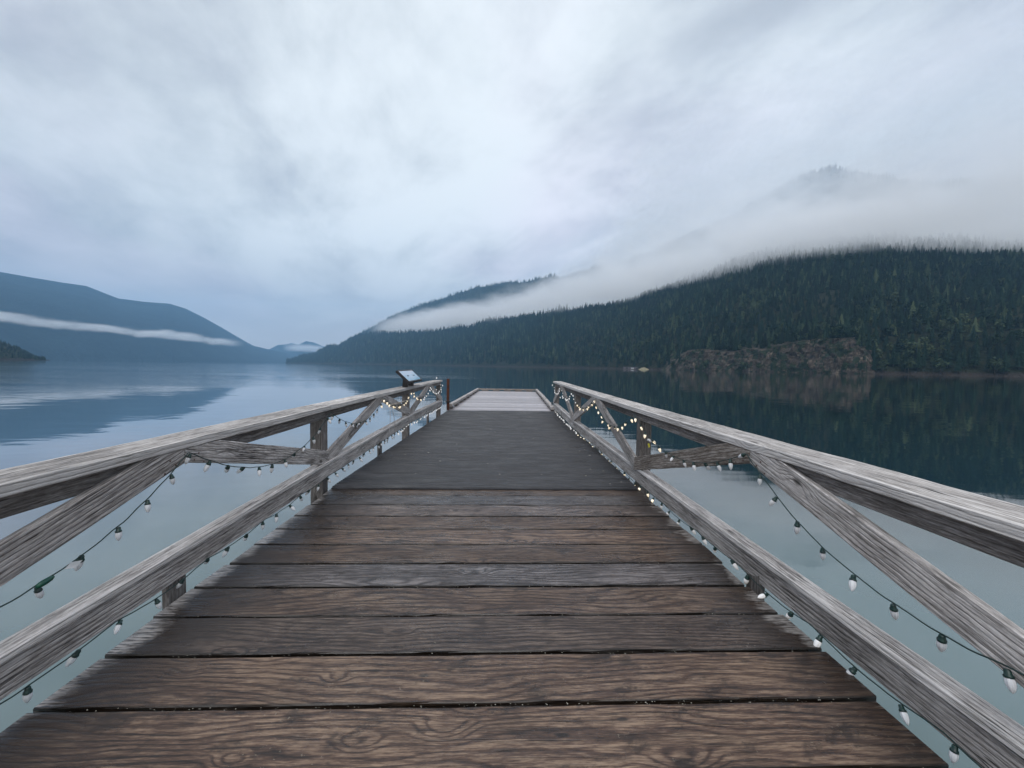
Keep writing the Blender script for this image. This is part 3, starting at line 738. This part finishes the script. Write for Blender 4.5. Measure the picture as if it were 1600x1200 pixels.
# ------------------------------------------------------------------ pier deck
XL, XR, Y0, PITCHB = -1.897, 1.663, 1.586, .2946
pier = tag(empty('wooden_pier', (-.12, 1.5, 0)), 'pier deck of wide wet brown planks nearest the camera', 'pier')
for i in range(-11, 10):
    y0 = Y0+PITCHB*i; jl = random.uniform(-.02, .015); jr = random.uniform(-.015, .02)
    gap = .016 if i not in (-1, 0) else .020
    zt = -.0275+random.uniform(-.003, .002)
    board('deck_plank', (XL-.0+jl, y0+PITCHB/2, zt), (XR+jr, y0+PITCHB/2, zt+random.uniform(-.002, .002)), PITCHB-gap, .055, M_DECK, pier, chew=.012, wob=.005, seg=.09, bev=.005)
for x in (-1.78, -.7, .5, 1.55): board('stringer', (x, -1.7, -.16), (x, 4.5, -.16), .09, .2, M_BEAM, pier)
for y in (.3, 2.9): board('light_blocker', (-1.6, y, -.47), (1.36, y, -.47), 2.4, .40, M_BLACK, pier)  # black boxes added unseen under the deck to block light through plank gaps
for x in (-1.66, 1.43):
    for y in (-1.2, 3.6): tube('pile', [(x, y, -.07), (x, y, WATER-3)], .15, M_BEAM, pier, 14)
# bits of moss and grit caught in the gaps
def litter():
    V = []; Fc = []
    for i in range(420):
        k = random.choice([-1, 0, 0, 1, 2, 3, 4, 5]); x = random.uniform(XL+.1, XR-.1); y = Y0+PITCHB*k+random.gauss(0, .006); z = -.006+random.uniform(-.004, .005)
        s = random.uniform(.0008, .0030); b0 = len(V)
        for q in ((1, 0, 0), (-1, .2, 0), (0, 1, .1), (0, -1, 0), (0, 0, .8), (.1, 0, -.8)): V.append((x+q[0]*s*random.uniform(.6, 1.6), y+q[1]*s*random.uniform(.6, 1.2), z+q[2]*s*.7))
        for f_ in ((0, 2, 4), (2, 1, 4), (1, 3, 4), (3, 0, 4), (2, 0, 5), (1, 2, 5), (3, 1, 5), (0, 3, 5)): Fc.append(tuple(b0+q for q in f_))
    tag(link('plank_gap_litter', mesh('plank_gap_litter', V, Fc, [M_MOSS])), 'pale crumbs of moss and grit caught in the gaps between deck planks', 'litter', kind='stuff')
litter()

# ------------------------------------------------------------------ gangway with ribbed non-slip sheet
def gangway():
    t = tag(empty('gangway', (-.1, 8.7, -.03)), 'dark grey gangway with a ribbed non-slip surface between the two railings', 'gangway')
    L = t.location
    def ex(y): f_ = (y-4.44)/8.5; return -1.895+.225*f_, 1.647+.225*f_, -.0+.012-.085*max(0, f_)**1.3
    V = []; Fc = []; y = 4.44; n_ = 0; yend = 12.93; per = .0555
    rows = []
    while y < yend:
        for dy, dz in ((0, 0), (.026, 0), (.031, .012), (.0505, .012)): rows.append((y+dy, dz))
        y += per
    NX = 24
    for (yy, dz) in rows:
        xl, xr, z = ex(yy)
        sag = noise.noise(Vector((yy*.7, 3, 0)))*.004
        for j in range(NX+1):
            x = xl+(xr-xl)*j/NX
            V.append((x-L.x, yy-L.y, z+dz*(1+.3*noise.noise(Vector((x*3, yy*9, 0))))+sag+noise.noise(Vector((x*1.5, yy*1.2, 7)))*.006-L.z))
    k = NX+1
    Fc = [(i*k+j, i*k+j+1, (i+1)*k+j+1, (i+1)*k+j) for i in range(len(rows)-1) for j in range(NX)]
    # skirt for thickness
    me = mesh('tread_sheet', V, Fc, [], False)
    bm = bmesh.new(); bm.from_mesh(me); be = [e for e in bm.edges if len(e.link_faces) == 1]
    g = bmesh.ops.extrude_edge_only(bm, edges=be)
    for q in g['geom']:
        if isinstance(q, bmesh.types.BMVert): q.co.z -= .02
    bmesh.ops.recalc_face_normals(bm, faces=bm.faces); bm.to_mesh(me); bm.free()
    m_, tt, b, out = new_mat('ribbed_grit_sheet')
    g = tt.add('ShaderNodeTexCoord').outputs['Object']
    f1 = tt.noise(tt.v('MULTIPLY', g, (1, 2.5, 1)), 1.6, 5, .6); f2 = tt.noise(tt.v('MULTIPLY', g, (6, 40, 1)), 1.0, 4, .65); f3 = tt.noise(g, 240, 2)
    by = tt.m('FLOOR', tt.m('DIVIDE', tt.xyz(g)[1], 1.22)); bt = tt.m('MULTIPLY', tt.m('SUBTRACT', tt.m('FRACT', tt.m('MULTIPLY', tt.m('SINE', tt.m('MULTIPLY', by, 12.9)), 43.7)), .5), .025)
    sm = tt.map(tt.m('ABSOLUTE', tt.m('SUBTRACT', tt.m('FRACT', tt.m('DIVIDE', tt.xyz(g)[1], 1.22)), .5)), .490, .497, 0, .07)
    v = tt.m('ADD', tt.m('SUBTRACT', bt, sm), tt.m('MULTIPLY', f1, .62)) 
    v = tt.m('ADD', v, tt.m('ADD', tt.m('MULTIPLY', f2, .35), tt.m('MULTIPLY', f3, .15)))
    col = tt.ramp(v, [(.42, (.011, .012, .015)), (.56, (.024, .026, .031)), (.72, (.060, .062, .070))])
    tt.put(b.inputs['Base Color'], col); tt.put(b.inputs['Roughness'], tt.map(f1, .35, .65, .30, .62)); b.inputs['Specular IOR Level'].default_value = .5
    bp = tt.add('ShaderNodeBump', ins={'Strength': .5, 'Distance': .002, 'Height': tt.m('ADD', f3, f2)}); tt.l.new(bp.outputs[0], b.inputs['Normal'])
    me.materials.append(m_); link('tread_sheet', me, t)
    for x0, x1 in ((-1.84, -1.62), (1.59, 1.815)): board('side_beam', (x0, 4.5, -.12), (x1, 12.9, -.21), .08, .18, M_BEAM, t)
    for y in (6, 8, 10, 12): board('cross_beam', (-1.75, y, -.26), (1.7, y, -.26), .09, .14, M_BEAM, t)
    return ex
gx = gangway()
def flecks():
    V = []; Fc = []
    pts = [(random.uniform(-1.75, 1.6), 4.6+7.6*random.random()**1.6) for _ in range(46)]
    for (x, y) in pts:
        z = gx(y)[2]+.0105; s = random.uniform(.005, .013); a = random.random()*3; b0 = len(V); nn = 6
        for j in range(nn):
            an = a+2*math.pi*j/nn; V.append((x+math.cos(an)*s*1.6, y+math.sin(an)*s*.8, z+.001))
        V.append((x, y, z+.004))
        for j in range(nn): Fc.append((b0+j, b0+(j+1) % nn, b0+nn))
    tag(link('gangway_leaf_litter', mesh('gangway_leaf_litter', V, Fc, [simple('pale_leaf', (.42, .41, .38), .7, var=(200, (.3, .28, .22)))])), 'tiny pale leaf flecks scattered over the dark ribbed gangway', 'litter', kind='stuff')
flecks()

# ------------------------------------------------------------------ railings
class Rail:
    pass
Lr = Rail(); Lr.s = -1; Lr.X = [(-1, -1.944), (4.5, -1.94), (8.6, -1.925), (12.9, -1.845)]; Lr.z = [(-1, .931), (4.5, .948), (12.9, .945)]
Lr.lz = [(-1, .225), (1.5, .258), (4.5, .315), (8.6, .335), (12.9, .295)]; Lr.posts = [.40, 4.5, 8.6, 12.72]; Lr.apex = [2.46, 6.55, 10.67]; Lr.lin = -.012
Rr = Rail(); Rr.s = 1; Rr.X = [(-1, 1.70), (4.76, 1.70), (8.88, 1.70), (12.4, 1.735)]; Rr.z = [(-1, .941), (4.76, .938), (12.4, .972)]
Rr.lz = [(-1, .235), (1.3, .235), (4.76, .205), (8.88, .215), (12.4, .295)]; Rr.posts = [.30, 4.76, 8.88, 12.3]; Rr.apex = [2.55, 6.8, 10.65]; Rr.lin = .005
def X(r, y, o=0): return lerp(r.X, y)+r.s*o
def rail_build(r, label):
    t = tag(empty('wooden_railing', (X(r, 4.5), 4.5, 0)), label, 'railing')
    s = r.s; pe = r.posts[-1]+.06
    # posts
    for y in r.posts:
        zt = lerp(r.z, y)-.06
        big = y < 12
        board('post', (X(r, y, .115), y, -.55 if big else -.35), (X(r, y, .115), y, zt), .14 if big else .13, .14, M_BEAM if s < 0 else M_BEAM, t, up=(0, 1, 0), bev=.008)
    # cap boards, jointed over the posts
    js = [-.9, r.posts[1]+.06, (r.posts[2] if s > 0 else 6.1), r.posts[2]+.9 if s < 0 else 10.4, pe+.03]
    for a, b in zip(js[:-1], js[1:]):
        board('top_rail', (X(r, a, .129), a+.002, lerp(r.z, a)-.028), (X(r, b, .129), b-.002, lerp(r.z, b)-.028), .257, .056, M_CAP, t, wob=.004, seg=.1, bev=.005)
    # beam under the cap, flush with the posts' inner faces
    js = [-.9]+r.posts[1:3]+[pe-.13]
    for a, b in zip(js[:-1], js[1:]):
        for_o = .043+.045
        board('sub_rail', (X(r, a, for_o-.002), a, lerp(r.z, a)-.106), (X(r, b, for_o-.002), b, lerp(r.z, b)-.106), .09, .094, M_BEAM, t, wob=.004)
    # lower rail: flat strip over a vertical board
    js = [-.9, r.posts[1], r.posts[2], pe]
    for a, b in zip(js[:-1], js[1:]):
        ia, ib = X(r, a, r.lin), X(r, b, r.lin); za, zb = lerp(r.lz, a), lerp(r.lz, b)
        g = .002
        board('lower_rail', (ia+s*.055, a+g, za-.018), (ib+s*.055, b-g, zb-.018), .11, .036, M_STRIP, t, wob=.003, seg=.1, bev=.004)
        board('lower_board', (ia+s*.033, a+g, za-.111), (ib+s*.033, b-g, zb-.111), .043, .142, M_RAIL, t, wob=.003, seg=.1, bev=.004)
    # braces: an inverted V in every bay
    ps = r.posts
    for k, ya in enumerate(r.apex):
        for yp in (ps[k], ps[k+1]):
            zA = lerp(r.z, ya)-.135; zP = lerp(r.lz, yp)+.035
            sg = 1 if yp > ya else -1
            # trimmed board: straight from apex to post
            y0, y1 = ya+sg*.004, yp-sg*.002
            zA2 = lerp(r.z, ya)-.062
            w2 = .083
            V = []
            slope = (zP-(zA+.08))/(yp-ya)
            def zc(y): return zA+.075+slope*(y-ya)
            Lb = math.hypot(y1-y0, zc(y1)-zc(y0))
            mat = M_BROWN if (s > 0 and k == 0 and sg > 0) else M_RAIL
            bm_ = board_mesh('brace', Lb+.10, .158, .04, mat, wob=.004, seg=.08, bev=.005)
            o = link('brace', bm_, t)
            dx = Vector((X(r, y1)-X(r, y0), y1-y0, zc(y1)-zc(y0))).normalized(); up = Vector((s, 0, 0))
            sy = up.cross(dx).normalized(); uz = dx.cross(sy).normalized()
            m4 = Matrix((dx, sy, uz)).transposed().to_4x4(); m4.translation = Vector(((X(r, y0)+X(r, y1))/2+s*.021, (y0+y1)/2, (zc(y0)+zc(y1))/2))
            inv = m4.inverted()
            # cut flush at the apex line and under the cap
            me = o.data; bm = bmesh.new(); bm.from_mesh(me)
            def cut(co, no):
                c_ = inv @ Vector(co); n__ = (inv.to_3x3() @ Vector(no))
                geom = bm.verts[:]+bm.edges[:]+bm.faces[:]
                res = bmesh.ops.bisect_plane(bm, geom=geom, plane_co=c_, plane_no=n__, clear_outer=True)
                ed = [e for e in res['geom_cut'] if isinstance(e, bmesh.types.BMEdge)]
                if ed: bmesh.ops.edgeloop_fill(bm, edges=ed)
            cut((0, ya+sg*.003, 0), (0, -sg, 0))
            za_, zb_ = lerp(r.z, y0), lerp(r.z, y1)
            nrm = Vector((0, -(zb_-za_)/(y1-y0), 1))
            cut((0, y0, za_-.0585), nrm)
            cut((0, y1, 0), (0, sg, 0))
            bmesh.ops.recalc_face_normals(bm, faces=bm.faces); bm.to_mesh(me); bm.free()
            m4.translation -= t.location
            o.matrix_local = m4
    nm = lathe_mesh('nail', [(.0002, .0015), (.0052, .001), (.0058, -.002)], M_RUST, 8)
    for k, ya in enumerate(r.apex):
        for yp, sg in ((ps[k], -1), (ps[k+1], 1)):
            for yy, dz in ((ya+sg*.07, -.14), (ya+sg*.11, -.105), (ya+sg*.15, -.17), (yp-sg*.05, None), (yp-sg*.10, None)):
                zz_ = lerp(r.z, ya)+dz if dz is not None else lerp(r.lz, yy)+(.05 if abs(yy-yp) < .07 else .10)
                o = link('nail', nm, t, Vector((X(r, yy, .0005)-t.location.x, yy-t.location.y, zz_))); o.rotation_euler = (0, -s*R_(90), 0)
    # short spacer planks under the lower rail at mid-bay
    for ya in r.apex:
        yy = ya-.06
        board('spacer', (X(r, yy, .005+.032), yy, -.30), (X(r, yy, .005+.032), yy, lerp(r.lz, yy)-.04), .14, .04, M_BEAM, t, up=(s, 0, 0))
    return t
railL = rail_build(Lr, 'weathered grey timber railing on the left of the pier, carrying the tilted sign')
railR = rail_build(Rr, 'weathered grey timber railing on the right of the pier, beside the dark water')

# ------------------------------------------------------------------ string lights
BPROF = [(.0095, 0), (.0125, -.004), (.0152, -.013), (.0155, -.022), (.0140, -.032), (.0105, -.042), (.0060, -.050), (.002, -.0545), (.0002, -.0555)]
SPROF = [(.0002, .024), (.008, .024), (.0105, .020), (.0115, .006), (.0150, .004), (.0155, -.004), (.0125, -.006), (.0002, -.006)]
BM = {k: lathe_mesh('light_bulb', BPROF, m_, 12) for k, m_ in (('off', M_BULB_OFF), ('warm', M_BULB_WARM), ('soft', M_BULB_SOFT), ('cool', M_BULB_COOL))}
SM = lathe_mesh('socket', SPROF, M_SOCK, 10)
def catenary(a, b, sag, n_=14):
    a, b = Vector(a), Vector(b); o = []
    for i in range(n_+1):
        t = i/n_; p = a.lerp(b, t); p.z -= sag*4*t*(1-t); o.append(p)
    return o
def resample(pts, step, start=0):
    out = []; acc = start
    for a, b in zip(pts[:-1], pts[1:]):
        d_ = (b-a).length
        while acc < d_: out.append(a.lerp(b, acc/d_)); acc += step
        acc -= d_
    return out
def string(name, label, pts, step, state, start=.05, r=.0032, hang=.022, jit=.36, big=1.0, extra=()):
    base = Vector(pts[0]); t = tag(empty(name, base), label, 'string lights')
    fine = resample(pts, .03)
    fine = [q+Vector((noise.noise(q*9)*.004, noise.noise(q*9+Vector((5, 0, 0)))*.004, noise.noise(q*11)*.005)) for q in fine]+[pts[-1]]
    tube('cord', [q-base for q in fine], r, M_CORD, t, 5)
    bp = resample(pts, step, start)[:98]
    for q in list(bp)+list(extra):
        k = state(q)
        bo = link('light_bulb', BM[k], t); so_ = link('socket', SM, bo)
        tx, ty = random.gauss(0, jit), random.gauss(0, jit)
        bo.rotation_euler = (tx, ty, random.random()*6); bo.scale = (big*random.uniform(.82, 1.0),)*3
        rot = bo.rotation_euler.to_matrix()
        bo.location = q-base+rot @ Vector((0, 0, -.026*big))
    return t
def upper_path(r, first):
    o = []; off = -.022
    def P_(y, dz): return Vector((X(r, y, off), y, lerp(r.z, y)-dz))
    ys = [r.posts[0]] + [v for pr_ in zip(r.apex, r.posts[1:]) for v in pr_]
    for i, (a, b) in enumerate(zip(ys[:-1], ys[1:])):
        sg = first[i]
        seg = catenary(P_(a, .075), P_(b, .075), sg)
        o += seg if not o else seg[1:]
    return o
def stL(q):
    y = q.y
    return 'off' if y < 6.2 else ('warm' if y < 9.6 else 'cool')
def stR(q):
    y = q.y
    return 'off' if y < 3.95 else ('warm' if y < 8.4 else 'cool')
pu = upper_path(Lr, [.40, .31, .26, .22, .26, .24])
# the last post is wrapped
pe_ = Lr.posts[-1]; wrap = [Vector((X(Lr, pe_, .115)+.085*math.cos(a_), pe_-.0+.085*math.sin(a_), .84-.10*a_/2.6)) for a_ in np.linspace(0.2, 15, 46)]
tL = string('string_lights', 'string lights looped in swags from the upper left railing, unlit near and glowing further out', pu+wrap, .185, stL, extra=[Vector((X(Lr, 12.4, .1), 12.4, 1.06))])
pu = upper_path(Rr, [.42, .27, .30, .26, .24, .22])
pe_ = Rr.posts[-1]; wrap = [Vector((X(Rr, pe_, .115)-.085*math.cos(a_), pe_-.0+.085*math.sin(a_), .86-.10*a_/2.6)) for a_ in np.linspace(0.2, 13, 40)]
tR = string('string_lights', 'string lights looped in swags from the upper right railing, clear near and warm further out', pu+wrap, .185, stR)
def lower_path(r, dz):
    o = []; y = -.6
    ys = [y_ for y_ in np.arange(-.5, r.posts[-1]+.05, .62)]
    for a, b in zip(ys[:-1], ys[1:]):
        P1 = Vector((X(r, a, r.lin-.008), a, lerp(r.lz, a)-dz)); P2 = Vector((X(r, b, r.lin-.008), b, lerp(r.lz, b)-dz))
        seg = catenary(P1, P2, random.uniform(.006, .035), 6); o += seg if not o else seg[1:]
    return o
string('string_lights', 'string lights pinned along the bottom edge of the left lower rail, unlit white bulbs', lower_path(Lr, .158), .20, lambda q: 'off' if q.y < 7.2 else 'cool', start=.12)
string('string_lights', 'string lights pinned along the bottom edge of the right lower rail, faintly lit', lower_path(Rr, .165), .20, lambda q: 'off' if q.y < 1.9 else ('soft' if q.y < 4 else ('warm' if q.y < 8.2 else 'cool')), start=.02)

# plug connector and paper tag hanging on the left swag
def interp_path(pts, y):
    best = min(pts, key=lambda q: abs(q.y-y)); return best
cpts = resample(upper_path(Lr, [.40, .31, .26, .22, .26, .24]), .01)
def on_path(y): return min([q for q in cpts if q.y < 2.4], key=lambda q: abs(q.y-y))
c0 = on_path(1.64); c1 = on_path(1.70)
cn = tube('cord_connector', [Vector((0, 0, 0)), (c1-c0)*.25, (c1-c0)*.5, (c1-c0)*.9, (c1-c0)*1.1], [.006, .012, .013, .011, .005], M_CONN, None, 10)
cn.location = c0+Vector((.004, 0, -.004)); tag(cn, 'green plug connector on the cord of the left swag, just below the white tag', 'plug')
q = on_path(1.755); V = [(0, 0, 0), (.012, .03, -.010), (.020, .055, .012), (.006, .022, .020)]
V += [(a+.0008, b, c) for a, b, c in V]; 
tg = link('paper_tag', mesh('paper_tag', V, [(0, 1, 2, 3), (7, 6, 5, 4), (0, 4, 5, 1), (1, 5, 6, 2), (2, 6, 7, 3), (3, 7, 4, 0)], [M_TAG])); tg.location = q+Vector((.004, 0, -.004))
tag(tg, 'small white paper tag tied to the left swag next to the green plug', 'tag')
# yellow warning tag with white plug on the right post's brace
q = Vector((X(Rr, 4.25, -.02), 4.25, .60))
yt = link('yellow_tag', board_mesh('yellow_tag', .045, .022, .003, simple('yellow_plastic', (.75, .70, .03), .5, var=(50, (.6, .55, .05))), wob=.002, bev=.0008, seg=.02)); yt.location = q+Vector((0, 0, -.03)); yt.rotation_euler = (R_(90), R_(72), R_(20))
tag(yt, 'small yellow tag on the string lights where they reach the right brace', 'tag')
wc = tube('cord_connector', [Vector((0, -.05, .02)), Vector((0, -.02, .03)), Vector((0, .02, .03)), Vector((0, .05, .015))], [.01, .015, .014, .008], simple('white_plug', (.6, .62, .62), .4, var=(40, (.45, .45, .45))), None, 10)
wc.location = q; tag(wc, 'white plug connector on the right brace above the yellow tag', 'plug')

# loose cables and the pale stick on the left railing
def yz(y, z, o=-.035): return Vector((X(Lr, y, o), y, z))
st = tube('pale_stick', [yz(6.95, .715), yz(7.6, .70), yz(8.3, .685)], [.008, .010, .009], M_STICK, None, 8); tag(st, 'pale stick lying against the braces of the left railing', 'stick')
cb = tube('pale_cord', [yz(8.3, .685)]+[yz(8.3+4.3*t_, .685-.39*t_**1.6+.06*math.sin(t_*3.1), -.035) for t_ in np.linspace(.05, 1, 14)], .006, M_CABLE, None, 6); cb.name = 'loose_cord'; tag(cb, 'thin pale cord stretched along the left railing from the stick to the end post', 'cord')
for k, (y0, y1, lb) in enumerate(((6.86, 6.78, 'pale cable loop hanging over the left lower rail, the nearer of two'), (6.93, 7.15, 'pale cable loop hanging over the left lower rail, the further of two'))):
    pts = []
    for t_ in np.linspace(0, 1, 18):
        pts.append(Vector((X(Lr, y0, -.03-.05*math.sin(t_*3.14)), y0+(y1-y0)*t_-.16*math.sin(t_*2.6)*(1-.6*k), .70-.62*t_)))
    tag(tube('hanging_cable', pts, .0045, M_CABLE, None, 6), lb, 'cable')

# ------------------------------------------------------------------ interpretive sign on the left railing
def sign():
    t = tag(empty('interpretive_sign', (-2.0, 8.7, .95)), 'black framed sloping information panel with a pale blue picture, on the left railing', 'sign')
    L = t.location
    a = Vector((-1.85, 8.06, 1.08)); b = Vector((-1.85, 9.37, 1.085)); c = Vector((-2.085, 9.37, 1.30)); d_ = Vector((-2.085, 8.06, 1.30))
    cen = (a+b+c+d_)/4; ux = (b-a).normalized(); uy = (d_-a).normalized(); nz_ = ux.cross(uy).normalized(); wx, wy = (b-a).length, (d_-a).length
    if nz_.z < 0: nz_ = -nz_
    def slab(name, cx, cy, sx, sy, z0, z1, mat, par):
        V = []
        for z in (z0, z1):
            for ax, ay in ((-1, -1), (1, -1), (1, 1), (-1, 1)): V.append(cen+ux*(cx+ax*sx/2)+uy*(cy+ay*sy/2)+nz_*z-L)
        me = mesh(name, V, [(0, 1, 2, 3), (7, 6, 5, 4), (0, 4, 5, 1), (1, 5, 6, 2), (2, 6, 7, 3), (3, 7, 4, 0)], [mat])
        bm = bmesh.new(); bm.from_mesh(me); bmesh.ops.recalc_face_normals(bm, faces=bm.faces); bmesh.ops.bevel(bm, geom=bm.edges[:], offset=.003, segments=1); bm.to_mesh(me); bm.free()
        return link(name, me, par)
    slab('frame', 0, 0, wx+.04, wy+.03, -.045, -.002, M_BLACK, t)
    m_, tt, bb, out = new_mat('faded_blue_picture')
    g = tt.add('ShaderNodeTexCoord').outputs['Object']; x, y, z = tt.xyz(g)
    nz1 = tt.noise(tt.v('MULTIPLY', g, (3, 1, 3)), 4, 4, .6)
    col = tt.ramp(tt.m('ADD', tt.m('MULTIPLY', nz1, .6), tt.m('MULTIPLY', z, 1.0)), [(.35, (.10, .30, .42)), (.5, (.25, .42, .55)), (.62, (.42, .50, .58)), (.8, (.40, .42, .50))])
    tt.put(bb.inputs['Base Color'], col); bb.inputs['Roughness'].default_value = .25; bb.inputs['Coat Weight'].default_value = .4
    slab('panel', 0, 0, wx-.05, wy-.035, -.001, .004, m_, t)
    # bevelled rim
    for cy in (-wy/2-.002, wy/2+.002): slab('rim', 0, cy, wx+.03, .018, .0, .010, M_BLACK, t)
    for cx in (-wx/2-.002, wx/2+.002): slab('rim', cx, 0, .018, wy-.016, .0, .010, M_BLACK, t)
    for y in (8.45, 9.0):
        board('support', Vector((-2.02, y, .94)), Vector((-2.0, y, 1.20)), .10, .12, M_BLACK, t, up=(0, 1, 0), bev=.004, wob=0)
sign()

# ------------------------------------------------------------------ rusty pile and floating dock
rp = tag(empty('mooring_pile', (-1.735, 13.35, WATER)), 'rusty steel mooring pile standing beside the end of the left railing', 'pile')
def hbeam():
    w_, d_, th = .085, .09, .012; P2 = [(-w_/2, -d_/2), (w_/2, -d_/2), (w_/2, -d_/2+th), (th/2, -d_/2+th), (th/2, d_/2-th), (w_/2, d_/2-th), (w_/2, d_/2), (-w_/2, d_/2), (-w_/2, d_/2-th), (-th/2, d_/2-th), (-th/2, -d_/2+th), (-w_/2, -d_/2+th)]
    V = []; k = len(P2); zs = np.linspace(-2, 1.62, 20)
    for z in zs:
        for a, b in P2: V.append((a, b, z))
    Fc = [(i*k+j, i*k+(j+1) % k, (i+1)*k+(j+1) % k, (i+1)*k+j) for i in range(len(zs)-1) for j in range(k)]
    Fc += [tuple(reversed(range(k))), tuple((len(zs)-1)*k+j for j in range(k))]
    link('steel_column', mesh('steel_column', V, Fc, [M_RUST]), rp)
    bm = bmesh.new(); bmesh.ops.create_cone(bm, cap_ends=True, segments=16, radius1=.09, radius2=.09, depth=.05)
    for v_ in bm.verts: v_.co.z += .84
    me = bpy.data.meshes.new('pile_collar'); bm.to_mesh(me); bm.free(); me.materials.append(M_STEELD); link('pile_collar', me, rp)
hbeam()
fd = tag(empty('floating_dock', (.08, 13.05, 0)), 'pale grey planked floating dock with raised curbs beyond the dark gangway', 'dock')
fd.rotation_euler.z = -.0405
FW, FL, FZ = 3.68, 10.75, -.11
npk = 38; pw = FL/npk
for i in range(npk):
    o = board('deck_plank', fd.location+Vector((-FW/2-.0, pw*(i+.5), FZ-.02)), fd.location+Vector((FW/2, pw*(i+.5), FZ-.02+random.uniform(-.002, .002))), pw-.016, .04, M_FLOAT, fd, wob=.002, seg=.3)
for s in (-1, 1):
    x = s*(FW/2-.06)
    segs = [(0.35, 5.4), (5.4, FL-.02)]
    for a, b in segs:
        drop = -.05 if (s > 0 and a < 1) else 0
        board('curb', fd.location+Vector((x, a, FZ+.125+.03*(1-a/FL)+drop)), fd.location+Vector((x, b, FZ+.125+.03*(1-b/FL))), .14, .09, M_RAIL, fd, wob=.006)
    for k in range(9):
        y = .6+k*(FL-1.0)/8
        board('curb_block', fd.location+Vector((x, y-.17, FZ+.042)), fd.location+Vector((x, y+.17, FZ+.042)), .12, .084, M_BEAM, fd)
board('curb', fd.location+Vector((-FW/2+.14, FL-.09, FZ+.115)), fd.location+Vector((FW/2-.14, FL-.09, FZ+.115)), .14, .075, M_BROWN, fd, wob=.005)
for k in range(5):
    x = -FW/2+.5+k*(FW-1)/4
    board('curb_block', fd.location+Vector((x-.2, FL-.09, FZ+.038)), fd.location+Vector((x+.2, FL-.09, FZ+.038)), .12, .076, M_BEAM, fd)
for s in (-1, 1): board('side_beam', fd.location+Vector((s*(FW/2-.03), 0, FZ-.16)), fd.location+Vector((s*(FW/2-.03), FL, FZ-.16)), .09, .24, M_BEAM, fd)
for y in (.05, FL-.05): board('end_beam', fd.location+Vector((-FW/2+.08, y, FZ-.16)), fd.location+Vector((FW/2-.08, y, FZ-.16)), .09, .22, M_BEAM, fd)
for x in (-1.2, 0, 1.2): board('float_log', fd.location+Vector((x, .3, WATER+.02)), fd.location+Vector((x, FL-.3, WATER+.02)), .6, .5, M_BEAM, fd)
# cleat and dark hinge hardware at the right of the dock's near end
cl_ = tag(empty('mooring_cleat', (1.93, 14.0, FZ+.19)), 'small black mooring cleat on the near end of the right dock curb', 'cleat')
tube('horn', [(0, -.11, .05), (0, -.05, .06), (0, .05, .06), (0, .11, .05)], [.012, .018, .018, .012], M_BLACK, cl_, 8)
for y in (-.04, .04): tube('stem', [(0, y, -.015), (0, y, .055)], [.022, .014], M_BLACK, cl_, 8)
